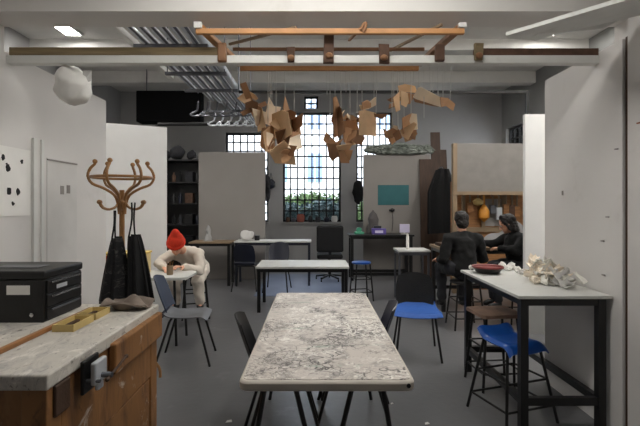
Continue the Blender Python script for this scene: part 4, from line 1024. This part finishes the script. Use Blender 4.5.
def person(label, root, J, f, u, cloth, trouser, hat=None, hair=None, shoe=BLACKP, hair_long=False, face=True):
    """J: hip, chest, neck, head, and per side shoulder, elbow, wrist, hipj, knee, ankle, toe (world)"""
    o = thing('person', label, 'person', root)
    V = {k: Vector(v) for k, v in J.items()}
    f = Vector(f).normalized(); u = Vector(u); u = (u - f * u.dot(f)).normalized(); r = f.cross(u)
    R = Matrix((r, f, u)).transposed()
    H = V['head']
    def body(bm):
        ell(bm, H + u * .02 - f * .005, (.074, .094, .105), R)
        ell(bm, H - u * .05 + f * .03, (.055, .06, .062), R)
        capsule(bm, H - u * .085 + f * .065, .02, H - u * .088 + f * .07, .018)      # chin
        capsule(bm, H + u * .012 + f * .088, .008, H - u * .028 + f * .108, .0135)   # nose
        capsule(bm, H - u * .058 + f * .082 + r * .016, .0085, H - u * .058 + f * .082 - r * .016, .0085)  # mouth
        for s in (-1, 1):
            ell(bm, H + r * s * .077 - u * .005 - f * .01, (.012, .02, .032), R)
            capsule(bm, H + u * .025 + f * .083 + r * s * .02, .009, H + u * .027 + f * .074 + r * s * .046, .009)   # brow
        capsule(bm, V['neck'], .056, H - u * .06 - f * .015, .05)
        capsule(bm, V['chest'], .125, V['hip'], .125)
        capsule(bm, V['neck'] - (V['neck'] - V['chest']) * .25, .06, V['chest'], .12)
        for s in 'LR':
            capsule(bm, V['neck'] * .75 + V['chest'] * .25, .055, V['sh' + s], .052)
            capsule(bm, V['sh' + s], .052, V['el' + s], .040); capsule(bm, V['el' + s], .040, V['wr' + s], .027)
            capsule(bm, V['hip'], .11, V['hj' + s], .085); capsule(bm, V['hj' + s], .085, V['kn' + s], .056); capsule(bm, V['kn' + s], .054, V['an' + s], .036)
            capsule(bm, V['an' + s], .034, V['to' + s], .028)
            hand(bm, V['wr' + s], V['wr' + s] - V['el' + s] + Vector((0, 0, -.02)), Vector(J.get('pn' + s, (0, 0, -1))))
    fuse('body', body, .0065, SKIN, o, 3)
    def top(bm):
        capsule(bm, V['chest'], .15, V['hip'], .145)
        capsule(bm, V['neck'] * .85 + V['chest'] * .15 , .068, V['chest'], .14)
        for s in 'LR':
            capsule(bm, V['chest'], .13, V['hip'] * .5 + V['hj' + s] * .5, .13)
            capsule(bm, V['neck'] * .75 + V['chest'] * .25, .062, V['sh' + s], .072); capsule(bm, V['sh' + s], .074, V['chest'], .11)
            capsule(bm, V['sh' + s], .072, V['el' + s], .060); capsule(bm, V['el' + s], .060, V['wr' + s] * .93 + V['el' + s] * .07, .046)
    wr = lambda c: c + noise.noise_vector(c * 13) * .014
    fuse('jacket', top, .013, cloth, o, 4, wr)
    def legs(bm):
        capsule(bm, V['hip'], .142, V['hip'] + Vector((0, 0, -.03)), .14)
        for s in 'LR':
            capsule(bm, V['hip'], .13, V['hj' + s], .105); capsule(bm, V['hj' + s], .105, V['kn' + s], .078)
            capsule(bm, V['kn' + s], .076, V['an' + s] * .9 + V['kn' + s] * .1, .06)
    fuse('trousers', legs, .013, trouser, o, 4, wr)
    for s in 'LR':
        def shoe_(bm, s=s):
            a = V['an' + s]; t_ = V['to' + s]; capsule(bm, a + Vector((0, 0, -.02)), .044, t_, .038); capsule(bm, a, .045, a + Vector((0, 0, -.03)), .044)
        fuse('shoe', shoe_, .01, shoe, o, 3)
        if face:
            q = 1 if s == 'L' else -1
            e = MB().sph(H + u * .008 + f * .0785 + r * q * .031, .0125, 2).build('eye', EYEW, o, world=True, smooth=True)
            MB().sph(H + u * .008 + f * .0885 + r * q * .031, .0055, 2).build('iris', HAIR, e, world=True, smooth=True)
    if hat:
        def hatf(bm):
            ell(bm, H + u * .055 - f * .02, (.098, .112, .10), R); capsule(bm, H + u * .1 - f * .03, .075, H + u * .155 - f * .05, .05)
        def cut(c): return c
        ho = fuse('beanie', hatf, .009, hat, o, 3)
        ring = MB().tube([H + u * .035 - f * .012 + (r * math.cos(a) * .092 + f * math.sin(a) * .108) for a in [2 * PI * i / 20 for i in range(20)]], .02, 8, closed=True, smooth=2)
        ring.build('brim', hat, ho, world=True, smooth=True)
    if hair:
        def hairf(bm):
            ell(bm, H + u * .035 - f * .025, (.089, .1, .1), R)
            ell(bm, H - u * .025 - f * .055, (.078, .06, .085), R)
            if hair_long:
                ell(bm, H - u * .06 - f * .05, (.085, .06, .11), R)
                for s in (-1, 1): capsule(bm, H + r * s * .078 + u * .03, .02, H + r * s * .075 - u * .08 - f * .01, .022)
            capsule(bm, H + u * .11 + f * .02 - r * .04, .03, H + u * .095 + f * .045 + r * .03, .024)
        fuse('hair', hairf, .008, hair, o, 2, lambda c: c + noise.noise_vector(c * 45) * .008)
    return o

person('person in orange red hat and off white overalls bent over small table', (-1.60, 5.73, 0), dict(
    hip=(-1.58, 5.73, .66), chest=(-1.585, 5.46, .83), neck=(-1.63, 5.25, .94), head=(-1.665, 5.13, 1.015),
    shL=(-1.45, 5.34, .885), shR=(-1.77, 5.34, .89), elL=(-1.385, 5.16, .70), elR=(-1.87, 5.12, .80), wrL=(-1.52, 4.94, .775), wrR=(-1.72, 4.90, .775),
    hjL=(-1.50, 5.71, .65), hjR=(-1.68, 5.71, .65), knL=(-1.44, 5.26, .56), knR=(-1.74, 5.28, .56), anL=(-1.43, 5.33, .26), anR=(-1.74, 5.36, .26), toL=(-1.40, 5.21, .19), toR=(-1.76, 5.23, .19)),
    (.1, -.72, -.64), (.1, -.6, .75), OVER, OVER, hat=REDF)
person('person in black jumper with back turned sitting before wooden workbench', (1.84, 5.25, 0), dict(
    hip=(1.84, 5.25, .71), chest=(1.84, 5.32, .98), neck=(1.84, 5.36, 1.155), head=(1.85, 5.41, 1.285),
    shL=(1.655, 5.32, 1.075), shR=(2.025, 5.32, 1.075), elL=(1.57, 5.24, .82), elR=(2.10, 5.34, .82), wrL=(1.60, 5.52, .80), wrR=(2.02, 5.58, .84),
    hjL=(1.71, 5.26, .72), hjR=(1.89, 5.26, .72), knL=(1.66, 5.66, .68), knR=(1.93, 5.66, .68), anL=(1.66, 5.6, .25), anR=(1.93, 5.6, .25), toL=(1.65, 5.70, .2), toR=(1.94, 5.70, .2)),
    (.1, .95, -.25), (0, .2, 1), BLKCL, DENIMD, hair=HAIR, face=True)
person('person in black with dark hair beside the bright white panel', (2.62, 5.5, 0), dict(
    hip=(2.62, 5.50, .74), chest=(2.60, 5.54, 1.0), neck=(2.57, 5.55, 1.15), head=(2.50, 5.56, 1.245),
    shL=(2.60, 5.36, 1.06), shR=(2.60, 5.74, 1.06), elL=(2.50, 5.30, .92), elR=(2.44, 5.84, .96), wrL=(2.40, 5.56, .93), wrR=(2.36, 5.98, .965),
    hjL=(2.6, 5.42, .72), hjR=(2.6, 5.58, .72), knL=(2.3, 5.46, .68), knR=(2.34, 5.66, .68), anL=(2.34, 5.46, .25), anR=(2.36, 5.66, .25), toL=(2.24, 5.46, .2), toR=(2.26, 5.66, .2)),
    (-.8, .45, -.45), (-.3, .2, .9), BLKCL, DENIMD, hair=HAIR, hair_long=True)

# ================================================================== LIGHT, CAMERA
w = bpy.data.worlds.new('sky'); sc.world = w; w.use_nodes = True
bg = w.node_tree.nodes['Background']
bg.inputs['Color'].default_value = (.88, .93, 1.0, 1); bg.inputs['Strength'].default_value = 3.2

cam = bpy.data.cameras.new('camera'); co = bpy.data.objects.new('camera', cam); COL.objects.link(co)
co.location = (0, 0, CH); co.rotation_euler = (PI / 2, 0, 0)
cam.sensor_width = 36; cam.lens = F / 640 * 36
cam.shift_x = (320 - VX) / 640; cam.shift_y = -(213 - VY) / 640
cam.clip_start = .05
sc.camera = co
sc.view_settings.view_transform = 'Standard'; sc.view_settings.look = 'None'
sc.view_settings.exposure = 1.1; sc.view_settings.gamma = 1
